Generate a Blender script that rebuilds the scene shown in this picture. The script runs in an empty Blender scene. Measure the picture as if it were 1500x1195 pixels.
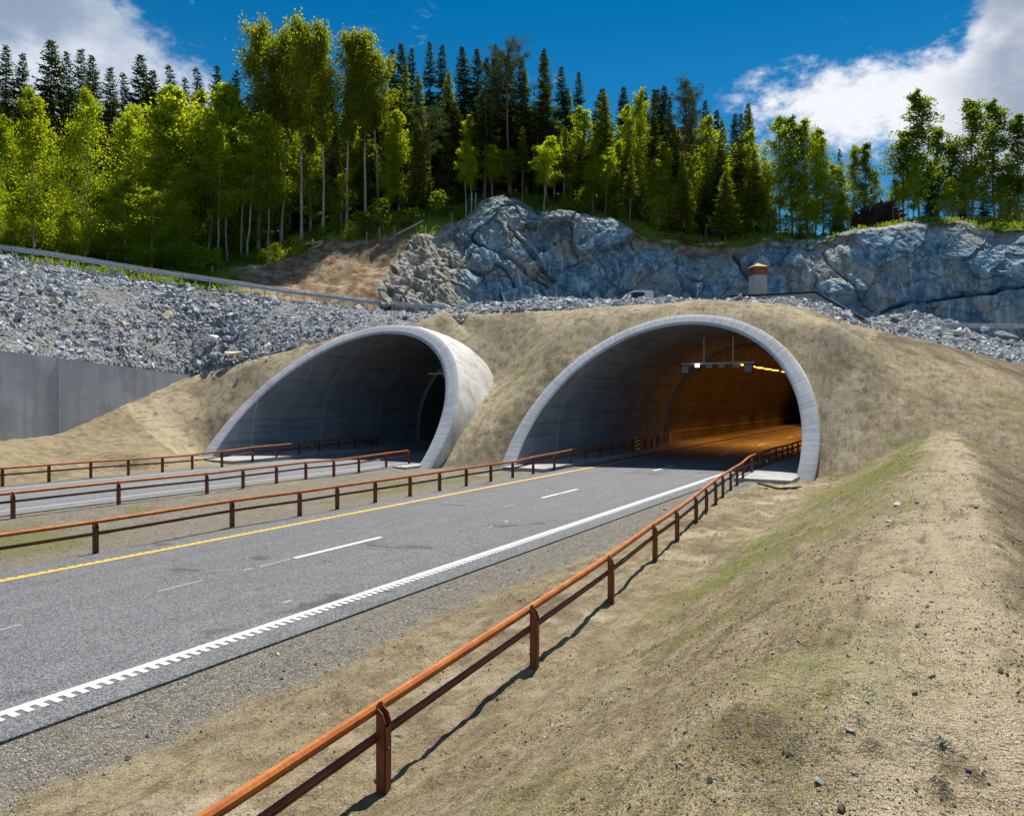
import bpy, bmesh, math, random
import numpy as np
from mathutils import Vector, Matrix, noise as mnoise
random.seed(7); RNG = np.random.default_rng(7)
rad = math.radians
S = bpy.context.scene
COL = S.collection

# ------------------------------------------------------------------ camera
CAMH, F, HOR = 3.6, 1105.0, 584.0
cam_d = bpy.data.cameras.new('camera'); cam = bpy.data.objects.new('camera', cam_d); COL.objects.link(cam)
cam.location = (0, 0, CAMH); cam.rotation_euler = (rad(90), 0, 0)
cam_d.sensor_width = 36; cam_d.lens = F/1500*36; cam_d.shift_y = -13.5/1500
cam_d.clip_start = 0.05; cam_d.clip_end = 3000
S.camera = cam
# ------------------------------------------------------------------ light
SUN_AZ, SUN_EL = rad(22), rad(62)
SKY_STRENGTH = 0.082
sun_d = bpy.data.lights.new('sun', 'SUN'); sun_d.energy = 5.0; sun_d.angle = rad(0.5); sun_d.color = (1.0, .95, .86)
sun = bpy.data.objects.new('sun', sun_d); COL.objects.link(sun)
sdir = Vector((math.sin(SUN_AZ)*math.cos(SUN_EL), math.cos(SUN_AZ)*math.cos(SUN_EL), math.sin(SUN_EL)))
sun.rotation_euler = sdir.to_track_quat('Z', 'Y').to_euler(); sun.location = (20, 20, 60)
S.view_settings.view_transform = 'Standard'; S.view_settings.look = 'None'
S.view_settings.exposure = 0.42; S.view_settings.gamma = 1.0
S.cycles.max_bounces = 6; S.cycles.diffuse_bounces = 3; S.cycles.transmission_bounces = 4; S.cycles.glossy_bounces = 2
S.cycles.use_denoising = True
S.cycles.caustics_reflective = False; S.cycles.caustics_refractive = False

# ---- node helper
class NT:
    def __init__(s, tree): s.t = tree; s.n = tree.nodes; s.l = tree.links
    def node(s, typ, ins=None, **kw):
        nd = s.n.new(typ)
        for k, v in kw.items(): setattr(nd, k, v)
        if ins:
            for k, v in ins.items():
                sock = nd.inputs[k]
                if isinstance(v, bpy.types.NodeSocket): s.l.new(v, sock)
                else: sock.default_value = v
        return nd
    def math(s, op, a, b=0.0, c=0.0, clamp=False):
        return s.node('ShaderNodeMath', {0: a, 1: b, 2: c}, operation=op, use_clamp=clamp).outputs[0]
    def mix(s, f, a, b, mode='MIX'):
        nd = s.node('ShaderNodeMix', data_type='RGBA', blend_type=mode)
        for sock, v in ((nd.inputs[0], f), (nd.inputs[6], a), (nd.inputs[7], b)):
            if isinstance(v, bpy.types.NodeSocket): s.l.new(v, sock)
            else: sock.default_value = v if not (isinstance(v, tuple) and len(v) == 3) else (*v, 1)
        return nd.outputs[2]
    def noise(s, vec, scale, detail=4, rough=.55, dist=0.0, out=0):
        return s.node('ShaderNodeTexNoise', {'Vector': vec, 'Scale': scale, 'Detail': detail, 'Roughness': rough, 'Distortion': dist}).outputs[out]
    def ramp(s, f, stops, interp='LINEAR'):
        nd = s.node('ShaderNodeValToRGB', {0: f}); cr = nd.color_ramp; cr.interpolation = interp
        while len(cr.elements) > 1: cr.elements.remove(cr.elements[-1])
        for i, (p, c) in enumerate(stops):
            e = cr.elements[0] if i == 0 else cr.elements.new(p)
            e.position = p; c = (c, c, c) if not isinstance(c, tuple) else c; e.color = (*c, 1)
        return nd.outputs[0]
    def smooth(s, x, a, b):
        return s.node('ShaderNodeMapRange', {0: x, 1: a, 2: b, 3: 0.0, 4: 1.0}, interpolation_type='SMOOTHSTEP').outputs[0]
    def mapping(s, vec, scale=(1, 1, 1), rot=(0, 0, 0), loc=(0, 0, 0)):
        return s.node('ShaderNodeMapping', {'Vector': vec, 'Location': loc, 'Rotation': rot, 'Scale': scale}).outputs[0]
    def bump(s, h, strength=.5, dist=.05, normal=None):
        ins = {'Height': h, 'Strength': strength, 'Distance': dist}
        if normal is not None: ins['Normal'] = normal
        return s.node('ShaderNodeBump', ins).outputs[0]

# ------------------------------------------------------------------ world: sky and drifting clouds, all by direction
W = bpy.data.worlds.new('World'); S.world = W; W.use_nodes = True
w = NT(W.node_tree); w.n.clear()
sky = w.node('ShaderNodeTexSky', sky_type='NISHITA', sun_disc=False, sun_elevation=SUN_EL, sun_rotation=SUN_AZ, altitude=300, air_density=1.0, dust_density=0.3, ozone_density=3.0)
dirv = w.node('ShaderNodeTexCoord').outputs['Generated']
sep = w.node('ShaderNodeSeparateXYZ', {0: dirv})
skyc = w.node('ShaderNodeHueSaturation', {'Hue': 0.493, 'Saturation': 1.6, 'Value': .72, 'Color': sky.outputs[0]}).outputs[0]
skyc = w.mix(w.math('MULTIPLY', w.smooth(sep.outputs[2], .50, .12), .55), skyc, (.75, 3.2, 6.6))
yy = w.math('MAXIMUM', sep.outputs[1], 0.02)
A = w.math('DIVIDE', sep.outputs[0], yy); B = w.math('DIVIDE', sep.outputs[2], yy)
nz1 = w.noise(w.mapping(dirv, (3.2, 3.2, 6.0), (0, rad(-22), 0)), 1.6, 8, .62, .3)
nz2 = w.noise(w.mapping(dirv, (9, 9, 15)), 3.0, 9, .68)
wob = w.math('ADD', w.math('MULTIPLY', w.math('SUBTRACT', nz1, .5), .16), w.math('MULTIPLY', w.math('SUBTRACT', nz2, .5), .14))
def curve(x, pts, lo, hi, a0, a1):
    xn = w.node('ShaderNodeMapRange', {0: x, 1: a0, 2: a1, 3: 0.0, 4: 1.0}).outputs[0]
    nd = w.node('ShaderNodeFloatCurve', {'Value': xn}); c = nd.mapping.curves[0]
    P = [((a-a0)/(a1-a0), (b-lo)/(hi-lo)) for a, b in pts]
    c.points[0].location = P[0]; c.points[1].location = P[-1]
    for p in P[1:-1]: c.points.new(*p)
    for p in c.points: p.handle_type = 'VECTOR'
    nd.mapping.update()
    return w.math('MULTIPLY_ADD', nd.outputs[0], hi-lo, lo)
ab = lambda px, py: ((px-750)/F, (HOR-py)/F)
up = curve(A, [ab(1040, 168), ab(1140, 128), ab(1290, 80), ab(1400, 48), ab(1432, 0), ab(1500, -120), ab(2300, -400)], -.2, 1.2, ab(1040, 0)[0], ab(2300, 0)[0])
lo_ = curve(A, [ab(1040, 172), ab(1130, 190), ab(1200, 212), ab(1300, 226), ab(1400, 262), ab(1500, 300), ab(2300, 340)], -.2, 1.2, ab(1040, 0)[0], ab(2300, 0)[0])
m1 = w.math('MULTIPLY', w.smooth(w.math('ADD', w.math('SUBTRACT', up, B), wob), -.018, .045), w.smooth(w.math('ADD', w.math('SUBTRACT', B, lo_), w.math('MULTIPLY', wob, 1.2)), -.012, .06))
m1 = w.math('MULTIPLY', m1, w.smooth(A, ab(1030, 0)[0], ab(1110, 0)[0]))
# left veil: below a falling diagonal edge
edge = curve(A, [ab(-900, -400), ab(90, -80), ab(170, 0), ab(215, 42), ab(262, 75), ab(330, 125), ab(420, 210)], -.2, 1.2, ab(-900, 0)[0], ab(420, 0)[0])
m2 = w.smooth(w.math('ADD', w.math('SUBTRACT', edge, B), w.math('MULTIPLY', wob, .9)), -.02, .05)
m2 = w.math('MULTIPLY', m2, w.smooth(A, ab(400, 0)[0], ab(330, 0)[0]))
m2 = w.math('MULTIPLY', m2, .80)
# wisps
nz3 = w.noise(w.mapping(dirv, (4, 4, 9), (0, rad(28), 0)), 2.3, 8, .7, .5)
wis = w.math('MULTIPLY', w.smooth(nz3, .58, .80), .42)
behind = w.smooth(sep.outputs[1], .25, -.1)
wis2 = w.math('MULTIPLY', w.smooth(nz1, .5, .62), behind)
front = w.smooth(sep.outputs[1], .02, .15)
cm = w.math('MAXIMUM', w.math('MULTIPLY', w.math('MAXIMUM', m1, m2), front), w.math('MAXIMUM', wis, wis2))
cloudshade = w.noise(w.mapping(dirv, (5, 5, 9), (0, 0, 0), (.3, .1, .4)), 1.5, 6, .55)
dk = w.math('MAXIMUM', w.smooth(A, ab(1330, 0)[0], ab(1480, 0)[0]), w.smooth(A, ab(320, 0)[0], ab(60, 0)[0]))
ci = w.math('MULTIPLY', w.smooth(cloudshade, .30, .56), dk)
cloudc = w.mix(ci, (8.3, 8.5, 9.0), (3.3, 3.9, 5.0))
allc = w.mix(cm, skyc, cloudc)
bg = w.node('ShaderNodeBackground', {'Color': allc, 'Strength': SKY_STRENGTH})
w.l.new(bg.outputs[0], w.node('ShaderNodeOutputWorld').inputs[0])

# ------------------------------------------------------------------ coordinates: u along the road, v to its right
DU = np.array([.501, .8654]); DV = np.array([.8654, -.501])
def uv(u, v, z=0.0): return (DU[0]*u+DV[0]*v, DU[1]*u+DV[1]*v, z)
def to_uv(x, y): return DU[0]*x+DU[1]*y, DV[0]*x+DV[1]*y
def px(p, q, Y): return ((p-750)/F*Y, Y, CAMH+(HOR-q)/F*Y)          # a point seen in that direction at that distance
def gp(p, q, z=0.0):                                                 # where that direction meets height z
    Y = F*(CAMH-z)/(q-HOR); return ((p-750)/F*Y, Y, z)

# ------------------------------------------------------------------ numpy noise
def _hash(ix, iy, iz, seed):
    h = (ix.astype(np.int64)*374761393 + iy.astype(np.int64)*668265263 + iz.astype(np.int64)*2147483647 + seed*974711) & 0xffffffff
    h = ((h ^ (h >> 13))*1274126177) & 0xffffffff
    h = ((h ^ (h >> 16))*2246822519) & 0xffffffff
    return ((h ^ (h >> 15)) & 0xffffff)/float(0xffffff)*2-1
def vnoise(x, y, z=None, seed=0):
    x = np.asarray(x, float); y = np.asarray(y, float); z = np.zeros_like(x) if z is None else np.asarray(z, float)
    ix, iy, iz = np.floor(x), np.floor(y), np.floor(z); fx, fy, fz = x-ix, y-iy, z-iz
    fx, fy, fz = (t*t*t*(t*(t*6-15)+10) for t in (fx, fy, fz))
    r = 0
    for dx in (0, 1):
        for dy in (0, 1):
            for dz in (0, 1):
                r = r + _hash(ix+dx, iy+dy, iz+dz, seed)*(fx if dx else 1-fx)*(fy if dy else 1-fy)*(fz if dz else 1-fz)
    return r
def fbm(x, y, z=None, octv=4, seed=0, gain=.5):
    s = 0; a = 1; k = 1.0
    for i in range(octv):
        s = s + a*vnoise(np.asarray(x)*k, np.asarray(y)*k, None if z is None else np.asarray(z)*k, seed+i*17); a *= gain; k *= 2.03
    return s
def worley(x, y, seed=0, z=None):
    x = np.asarray(x, float); y = np.asarray(y, float); z = np.zeros_like(x) if z is None else z
    ix, iy, iz = np.floor(x), np.floor(y), np.floor(z)
    f1 = np.full(x.shape, 9.); f2 = np.full(x.shape, 9.); cid = np.zeros(x.shape)
    for dx in (-1, 0, 1):
        for dy in (-1, 0, 1):
            for dz in (-1, 0, 1):
                cx, cy, cz = ix+dx, iy+dy, iz+dz
                px_ = cx+.5+.5*_hash(cx, cy, cz, seed); py_ = cy+.5+.5*_hash(cx, cy, cz, seed+1); pz_ = cz+.5+.5*_hash(cx, cy, cz, seed+2)
                d = np.sqrt((x-px_)**2+(y-py_)**2+(z-pz_)**2); c = _hash(cx, cy, cz, seed+3)
                nearer = d < f1
                f2 = np.where(nearer, f1, np.minimum(f2, d)); cid = np.where(nearer, c, cid); f1 = np.where(nearer, d, f1)
    return f1, f2, cid
def facets(x, y, seed, tilt=1.0):
    ix, iy = np.floor(x), np.floor(y); f1 = np.full(x.shape, 9.); f2 = np.full(x.shape, 9.); val = np.zeros(x.shape); zz = np.zeros_like(ix)
    for dx in (-1, 0, 1):
        for dy in (-1, 0, 1):
            cx, cy = ix+dx, iy+dy; qx = cx+.5+.5*_hash(cx, cy, zz, seed); qy = cy+.5+.5*_hash(cx, cy, zz, seed+1)
            d = np.hypot(x-qx, y-qy); v = _hash(cx, cy, zz, seed+2)+tilt*((x-qx)*_hash(cx, cy, zz, seed+3)+(y-qy)*_hash(cx, cy, zz, seed+4))
            n = d < f1; f2 = np.where(n, f1, np.minimum(f2, d)); val = np.where(n, v, val); f1 = np.where(n, d, f1)
    return val, f2-f1
def sstep(x, a, b):
    t = np.clip((np.asarray(x, float)-a)/(b-a), 0, 1); return t*t*(3-2*t)

# ------------------------------------------------------------------ object helpers
def link(o, parent=None):
    COL.objects.link(o)
    if parent is not None: o.parent = parent
    return o
def mesh_np(name, V, Fc, mat=None, parent=None, smooth=False, attrs=None, uvs=None, mats=None):
    """V (n,3); Fc array (m,k) or list of arrays with different k"""
    V = np.asarray(V, np.float32); Fl = [np.asarray(f, np.int32) for f in (Fc if isinstance(Fc, list) else [Fc]) if len(f)]
    me = bpy.data.meshes.new(name)
    me.vertices.add(len(V)); me.vertices.foreach_set('co', V.ravel())
    loops = np.concatenate([f.ravel() for f in Fl]); cnt = np.concatenate([np.full(len(f), f.shape[1], np.int32) for f in Fl])
    st = np.concatenate([[0], np.cumsum(cnt)[:-1]]).astype(np.int32)
    me.loops.add(len(loops)); me.loops.foreach_set('vertex_index', loops)
    me.polygons.add(len(cnt)); me.polygons.foreach_set('loop_start', st); me.polygons.foreach_set('loop_total', cnt)
    me.update(calc_edges=True)
    me.polygons.foreach_set('use_smooth', np.full(len(cnt), bool(smooth)))
    if attrs:
        for k, a in attrs.items():
            at = me.attributes.new(k, 'FLOAT', 'POINT'); at.data.foreach_set('value', np.asarray(a, np.float32).ravel())
    if uvs is not None:
        ul = me.uv_layers.new(name='UVMap'); ul.data.foreach_set('uv', np.asarray(uvs, np.float32)[loops].ravel())
    if mat: me.materials.append(mat)
    me.validate()
    return link(bpy.data.objects.new(name, me), parent)
def grid_faces(nr, nc, off=0):
    i = np.arange(nr-1)[:, None]*nc+np.arange(nc-1)[None, :]; i = i.ravel()+off
    return np.stack([i, i+1, i+nc+1, i+nc], 1)
def empty(name, loc=(0, 0, 0), rz=0):
    o = bpy.data.objects.new(name, None); o.location = loc; o.rotation_euler = (0, 0, rz); o.empty_display_size = .3
    return link(o)
def tag(o, label=None, cat=None, group=None, kind=None):
    if label: o['label'] = label
    if cat: o['category'] = cat
    if group: o['group'] = group
    if kind: o['kind'] = kind
    return o
class MB:
    """collects boxes, tubes and prisms into one mesh"""
    def __init__(s): s.v = []; s.f = []
    def add(s, vs, fs):
        o = len(s.v); s.v += [tuple(p) for p in vs]; s.f += [tuple(i+o for i in f) for f in fs]; return s
    def box(s, c, d, R=None, taper=1.0):
        R = R or Matrix.Identity(3); c = Vector(c); vs = []
        for sz in (-1, 1):
            k = taper if sz > 0 else 1
            for sx, sy in ((-1, -1), (1, -1), (1, 1), (-1, 1)):
                vs.append(c+R@Vector((sx*d[0]/2*k, sy*d[1]/2*k, sz*d[2]/2)))
        return s.add(vs, [(3, 2, 1, 0), (4, 5, 6, 7), (0, 1, 5, 4), (1, 2, 6, 5), (2, 3, 7, 6), (3, 0, 4, 7)])
    def sweep(s, pts, prof, upv=(0, 0, 1), cap=True, scales=None, close=True):
        """prof: list of (side, up) offsets carried along pts"""
        pts = [Vector(p) for p in pts]; n = len(prof); vs = []
        for i, p in enumerate(pts):
            d = (pts[min(i+1, len(pts)-1)]-pts[max(i-1, 0)]).normalized()
            side = d.cross(Vector(upv))
            if side.length < 1e-4: side = d.cross(Vector((1, 0, 0)))
            side.normalize(); up_ = side.cross(d)
            k = scales[i] if scales else 1
            for a, b in prof: vs.append(p+side*a*k+up_*b*k)
        fs = []
        m = n if close else n-1
        for i in range(len(pts)-1):
            for j in range(m): fs.append((i*n+j, i*n+(j+1) % n, (i+1)*n+(j+1) % n, (i+1)*n+j))
        if cap: fs += [tuple(range(n-1, -1, -1)), tuple((len(pts)-1)*n+j for j in range(n))]
        return s.add(vs, fs)
    def tube(s, pts, r, n=8, scales=None, cap=True):
        return s.sweep(pts, [(r*math.cos(2*math.pi*k/n), r*math.sin(2*math.pi*k/n)) for k in range(n)], scales=scales, cap=cap)
    def build(s, name, mat, parent=None, smooth=False, bevel=0):
        me = bpy.data.meshes.new(name); me.from_pydata([tuple(p) for p in s.v], [], s.f)
        if bevel:
            bm = bmesh.new(); bm.from_mesh(me); bmesh.ops.bevel(bm, geom=bm.edges[:], offset=bevel, segments=2, affect='EDGES', profile=.6); bm.to_mesh(me); bm.free()
        bm = bmesh.new(); bm.from_mesh(me); bmesh.ops.recalc_face_normals(bm, faces=bm.faces[:]); bm.to_mesh(me); bm.free()
        me.materials.append(mat)
        if smooth:
            for p in me.polygons: p.use_smooth = True
            me.set_sharp_from_angle(angle=rad(40))
        return link(bpy.data.objects.new(name, me), parent)

# ------------------------------------------------------------------ materials
M = {}
def mat(name):
    m = bpy.data.materials.new(name); m.use_nodes = True; t = NT(m.node_tree); t.n.clear()
    out = t.node('ShaderNodeOutputMaterial'); b = t.node('ShaderNodeBsdfPrincipled', {'Roughness': .85})
    b.inputs['Specular IOR Level'].default_value = .3
    t.l.new(b.outputs[0], out.inputs[0]); t.out = out; t.b = b; M[name] = m
    t.obj = t.node('ShaderNodeTexCoord').outputs['Object']
    return m, t
def setin(t, **k):
    for n_, v in k.items():
        s_ = t.b.inputs[n_.replace('_', ' ')]
        if isinstance(v, bpy.types.NodeSocket): t.l.new(v, s_)
        else: s_.default_value = v if not (isinstance(v, tuple) and len(v) == 3) else (*v, 1)

def m_ground():
    m, t = mat('ground'); P = t.node('ShaderNodeNewGeometry').outputs['Position']
    at = lambda n_: t.node('ShaderNodeAttribute', attribute_name=n_).outputs['Fac']
    g, gr, dk, sl = at('grass'), at('gravel'), at('soil'), at('pale')
    n1 = t.noise(P, .35, 5, .6); n2 = t.noise(P, 2.2, 6, .65); n3 = t.noise(P, 14, 5, .7); n4 = t.noise(P, 60, 3, .6)
    c = t.ramp(n1, [(.3, (.285, .22, .12)), (.55, (.42, .325, .18)), (.75, (.51, .41, .245))])
    c = t.mix(t.smooth(n2, .42, .70), c, (.50, .42, .275))
    c = t.mix(t.math('MULTIPLY', t.smooth(n2, .52, .34), .55), c, (.22, .17, .095))
    rl = t.noise(t.mapping(t.mapping(P, (1, 1, 1), (0, 0, -rad(59.93))), (.5, 3.2, 1)), 1.6, 6, .7, .6)
    c = t.mix(t.math('MULTIPLY', t.smooth(rl, .50, .36), .55), c, (.155, .118, .066)); c = t.mix(t.math('MULTIPLY', t.smooth(rl, .55, .7), .45), c, (.56, .48, .33))
    c = t.mix(t.math('MULTIPLY', t.smooth(n3, .53, .66), .7), c, (.15, .118, .072))
    c = t.mix(t.math('MULTIPLY', t.smooth(n3, .42, .28), .5), c, (.52, .46, .34))
    c = t.mix(t.math('MULTIPLY', t.smooth(n4, .50, .68), .6), c, (.12, .095, .06))
    c = t.mix(t.math('MULTIPLY', t.smooth(n4, .45, .25), .3), c, (.58, .53, .42))
    c = t.mix(dk, c, t.mix(t.smooth(n3, .35, .65), (.06, .042, .024), (.23, .175, .105)))
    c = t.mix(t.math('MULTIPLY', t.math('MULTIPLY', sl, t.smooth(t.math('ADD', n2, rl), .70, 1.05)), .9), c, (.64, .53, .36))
    # pebbles
    vo = t.node('ShaderNodeTexVoronoi', {'Vector': P, 'Scale': 22, 'Randomness': 1.0}); pc = vo.outputs['Color']; pdist = vo.outputs['Distance']
    sc = t.node('ShaderNodeSeparateColor', {0: pc})
    peb = t.math('MULTIPLY', t.smooth(pdist, .30, .20), t.smooth(sc.outputs[0], .80, .84))
    c = t.mix(peb, c, t.mix(sc.outputs[1], (.14, .14, .13), (.48, .46, .42)))
    # gravel shoulder
    v2 = t.node('ShaderNodeTexVoronoi', {'Vector': P, 'Scale': 34, 'Randomness': 1.0}); s2 = t.node('ShaderNodeSeparateColor', {0: v2.outputs['Color']})
    gc = t.ramp(s2.outputs[0], [(0, (.12, .118, .11)), (.35, (.33, .315, .285)), (.7, (.46, .44, .40)), (1, (.70, .68, .64))])
    gc = t.mix(t.math('MULTIPLY', t.smooth(v2.outputs['Distance'], .35, .6), .7), gc, (.12, .105, .08))
    gc = t.mix(t.math('MULTIPLY', t.smooth(n2, .35, .65), .35), gc, (.37, .32, .22))
    c = t.mix(gr, c, gc)
    # grass tint, broken up
    gm = t.math('MULTIPLY', g, t.smooth(t.math('ADD', t.math('MULTIPLY', n3, .6), t.math('MULTIPLY', n4, .6)), .46, .64))
    c = t.mix(t.math('MULTIPLY', g, .5), c, (.20, .20, .06))
    c = t.mix(gm, c, t.mix(n4, (.105, .125, .025), (.30, .32, .06)))
    n6 = t.noise(P, 130, 2, .6); c = t.mix(t.math('MULTIPLY', t.smooth(n6, .52, .66), .5), c, (.10, .08, .055)); c = t.mix(t.math('MULTIPLY', t.smooth(n6, .46, .34), .4), c, (.62, .56, .43))
    h = t.math('ADD', t.math('MULTIPLY', n3, 1.0), t.math('MULTIPLY', n4, .45))
    h = t.math('ADD', h, t.math('MULTIPLY', peb, .25))
    h = t.math('ADD', h, t.math('MULTIPLY', t.math('MULTIPLY', gr, t.smooth(v2.outputs['Distance'], .6, .1)), .35))
    h2 = t.bump(t.math('ADD', n2, rl), .8, .13)
    setin(t, Base_Color=c, Roughness=.95, Normal=t.bump(h, .95, .07, h2)); t.b.inputs['Specular IOR Level'].default_value = .1
m_ground()
def m_asphalt(name, base, patch):
    m, t = mat(name); P = t.node('ShaderNodeNewGeometry').outputs['Position']
    R = t.mapping(P, (1, 1, 1), (0, 0, -rad(59.93)))
    L = t.mapping(R, (.05, .9, 1))
    n1 = t.noise(P, .25, 4); n2 = t.noise(P, 62, 3, .8); n3 = t.noise(L, 1.6, 4, .6); n5 = t.noise(P, 28, 3, .7)
    c = t.mix(n1, tuple(b*.82 for b in base), tuple(b*1.15 for b in base))
    c = t.mix(t.math('MULTIPLY', t.smooth(n3, .35, .65), .5), c, tuple(b*1.5 for b in base))
    n7 = t.noise(t.mapping(R, (.03, 1.6, 1)), 1.0, 3, .5); c = t.mix(t.math('MULTIPLY', t.smooth(n7, .5, .62), .35), c, tuple(b*.6 for b in base))
    c = t.mix(t.math('MULTIPLY', t.smooth(n2, .5, .72), .8), c, tuple(min(1, b*2.9+.02) for b in base))
    c = t.mix(t.math('MULTIPLY', t.smooth(n2, .48, .30), .75), c, (.018, .018, .02))
    c = t.mix(t.math('MULTIPLY', t.smooth(n5, .5, .75), .25), c, (.3, .29, .27))
    vg = t.node('ShaderNodeTexVoronoi', {'Vector': P, 'Scale': 55, 'Randomness': 1.0}); sg = t.node('ShaderNodeSeparateColor', {0: vg.outputs['Color']})
    c = t.mix(t.math('MULTIPLY', t.smooth(sg.outputs[0], .72, .80), .75), c, (.30, .30, .30))
    c = t.mix(t.math('MULTIPLY', t.smooth(sg.outputs[1], .62, .72), .8), c, (.03, .03, .033))
    n8 = t.noise(P, 1.1, 5, .65); c = t.mix(t.math('MULTIPLY', t.smooth(n8, .42, .30), .35), c, (.05, .052, .058)); c = t.mix(t.math('MULTIPLY', t.smooth(n8, .55, .7), .22), c, (.26, .26, .25))
    if patch:
        n4 = t.noise(t.mapping(P, (.5, .9, 1)), .8, 3, .5, 1.0)
        sp = t.math('MULTIPLY', t.smooth(n4, .62, .70), .6)
        c = t.mix(sp, c, (.025, .024, .022))
    setin(t, Base_Color=c, Roughness=.78, Normal=t.bump(t.math('ADD', n2, n5), .55, .012)); t.b.inputs['Specular IOR Level'].default_value = .4
m_asphalt('asphalt', (.118, .122, .132), True); m_asphalt('asphalt_pale', (.175, .178, .19), False)
def m_paint(name, col, worn=.35):
    m, t = mat(name); P = t.node('ShaderNodeNewGeometry').outputs['Position']
    n = t.noise(P, 40, 4, .7); n2 = t.noise(P, 3, 3)
    c = t.mix(t.math('MULTIPLY', t.smooth(n, .56, .70), worn), col, (.16, .16, .16))
    c = t.mix(t.math('MULTIPLY', t.smooth(n2, .4, .7), .15), c, (.45, .42, .36))
    setin(t, Base_Color=c, Roughness=.6, Normal=t.bump(n, .3, .01))
m_paint('white_paint', (.74, .75, .76)); m_paint('yellow_paint', (.82, .46, .03)); m_paint('faded_paint', (.42, .43, .44), .9)
def m_concrete(name, base, mode):
    """mode: 'uvboards' boards across u of the UV map, 'wall' vertical streaks, 'plain'"""
    m, t = mat(name); P = t.node('ShaderNodeNewGeometry').outputs['Position']
    n1 = t.noise(P, .45, 5, .6); n2 = t.noise(P, 5, 5, .65); n3 = t.noise(P, 45, 3, .6)
    dark = tuple(b*.62 for b in base); lite = tuple(min(1, b*1.32) for b in base)
    c = t.mix(t.smooth(n1, .35, .65), dark, lite)
    c = t.mix(.6, c, base); hgt = n3
    c = t.mix(t.math('MULTIPLY', t.smooth(n2, .5, .75), .3), c, dark)
    UV = t.node('ShaderNodeTexCoord').outputs['UV']
    if mode == 'rim':      # thin boards running across the rim face
        b = t.noise(t.mapping(UV, (9.0, .5, 1)), 1.0, 3, .7); b2 = t.noise(t.mapping(UV, (26, .35, 1)), 1.0, 2, .6)
        c = t.mix(t.math('MULTIPLY', t.smooth(b, .42, .62), .55), c, lite)
        c = t.mix(t.math('MULTIPLY', t.smooth(b2, .52, .62), .55), c, tuple(x*.5 for x in base))
        hgt = t.math('ADD', b2, n3)
    if mode == 'lining':   # u = arc length, v = length along tunnel
        b = t.noise(t.mapping(UV, (3.2, .10, 1)), 1.0, 4, .7); b3 = t.noise(t.mapping(UV, (.10, 1.3, 1)), 1.0, 4, .7)
        c = t.mix(t.math('MULTIPLY', t.smooth(b, .46, .66), .55), c, tuple(x*.42 for x in base))
        c = t.mix(t.math('MULTIPLY', t.smooth(b3, .56, .72), .45), c, tuple(min(1, x*1.7) for x in base))
        sx = t.node('ShaderNodeSeparateXYZ', {0: UV})
        fr = t.math('FRACT', t.math('DIVIDE', sx.outputs[1], 6.0))
        jn = t.math('MULTIPLY', t.smooth(t.math('ABSOLUTE', t.math('SUBTRACT', fr, .5)), .012, .004), .55)
        c = t.mix(jn, c, tuple(min(1, x*1.9) for x in base))
        hgt = t.math('ADD', b, n3)
    if mode == 'wall':
        b = t.noise(t.mapping(P, (2.2, 2.2, .12)), 1.0, 5, .65)
        c = t.mix(t.math('MULTIPLY', t.smooth(b, .45, .7), .25), c, lite)
        c = t.mix(t.math('MULTIPLY', t.smooth(b, .48, .3), .4), c, tuple(x*.6 for x in base))
    if mode == 'shell':
        st = t.smooth(t.noise(t.mapping(P, (.8, .8, .6)), 1.3, 5, .65), .45, .7)
        c = t.mix(t.math('MULTIPLY', st, .55), c, (.42, .33, .22))
        f1 = t.smooth(t.noise(t.mapping(P, (1.4, 1.4, .2)), 1.2, 5, .7), .54, .60)
        c = t.mix(t.math('MULTIPLY', f1, .35), c, (.18, .18, .18))
    setin(t, Base_Color=c, Roughness=.85, Normal=t.bump(hgt, .35, .02))
m_concrete('rim_concrete', (.44, .45, .47), 'rim'); m_concrete('lining_concrete', (.30, .31, .325), 'lining')
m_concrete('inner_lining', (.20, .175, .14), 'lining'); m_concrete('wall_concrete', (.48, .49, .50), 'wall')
m_concrete('shell_concrete', (.66, .64, .60), 'shell'); m_concrete('slab_concrete', (.36, .36, .35), 'plain')
m_concrete('dark_concrete', (.16, .165, .17), 'plain')
def m_rust(name, a, b, c_):
    m, t = mat(name); P = t.node('ShaderNodeNewGeometry').outputs['Position']
    n1 = t.noise(P, 3.0, 5, .6); n2 = t.noise(P, 35, 4, .7); n3 = t.noise(t.mapping(P, (4, 4, 4)), 2, 4, .6)
    c = t.mix(t.smooth(n1, .3, .7), a, b); c = t.mix(t.math('MULTIPLY', t.smooth(n2, .48, .68), .5), c, c_)
    c = t.mix(t.math('MULTIPLY', t.smooth(n3, .55, .7), .3), c, (.07, .022, .012))
    setin(t, Base_Color=c, Roughness=.58, Metallic=.15, Normal=t.bump(n2, .25, .006)); t.b.inputs['Specular IOR Level'].default_value = .45
m_rust('rust_bright', (.38, .105, .018), (.56, .185, .03), (.20, .052, .016)); m_rust('rust_dark', (.16, .042, .017), (.25, .075, .028), (.08, .022, .012))
def m_simple(name, col, rough=.7, metal=0.0, var=.25, scale=8, emit=None, es=1.0):
    m, t = mat(name); n = t.noise(t.node('ShaderNodeNewGeometry').outputs['Position'], scale, 4, .6)
    c = t.mix(t.smooth(n, .3, .7), tuple(x*(1-var) for x in col), tuple(min(1, x*(1+var)) for x in col))
    setin(t, Base_Color=c, Roughness=rough, Metallic=metal, Normal=t.bump(n, .2, .01))
    if emit: setin(t, Emission_Color=emit, Emission_Strength=es)
m_simple('galvanised', (.42, .46, .50), .45, .35, .12); m_simple('steel_grey', (.35, .36, .38), .5, .3, .15)
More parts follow.
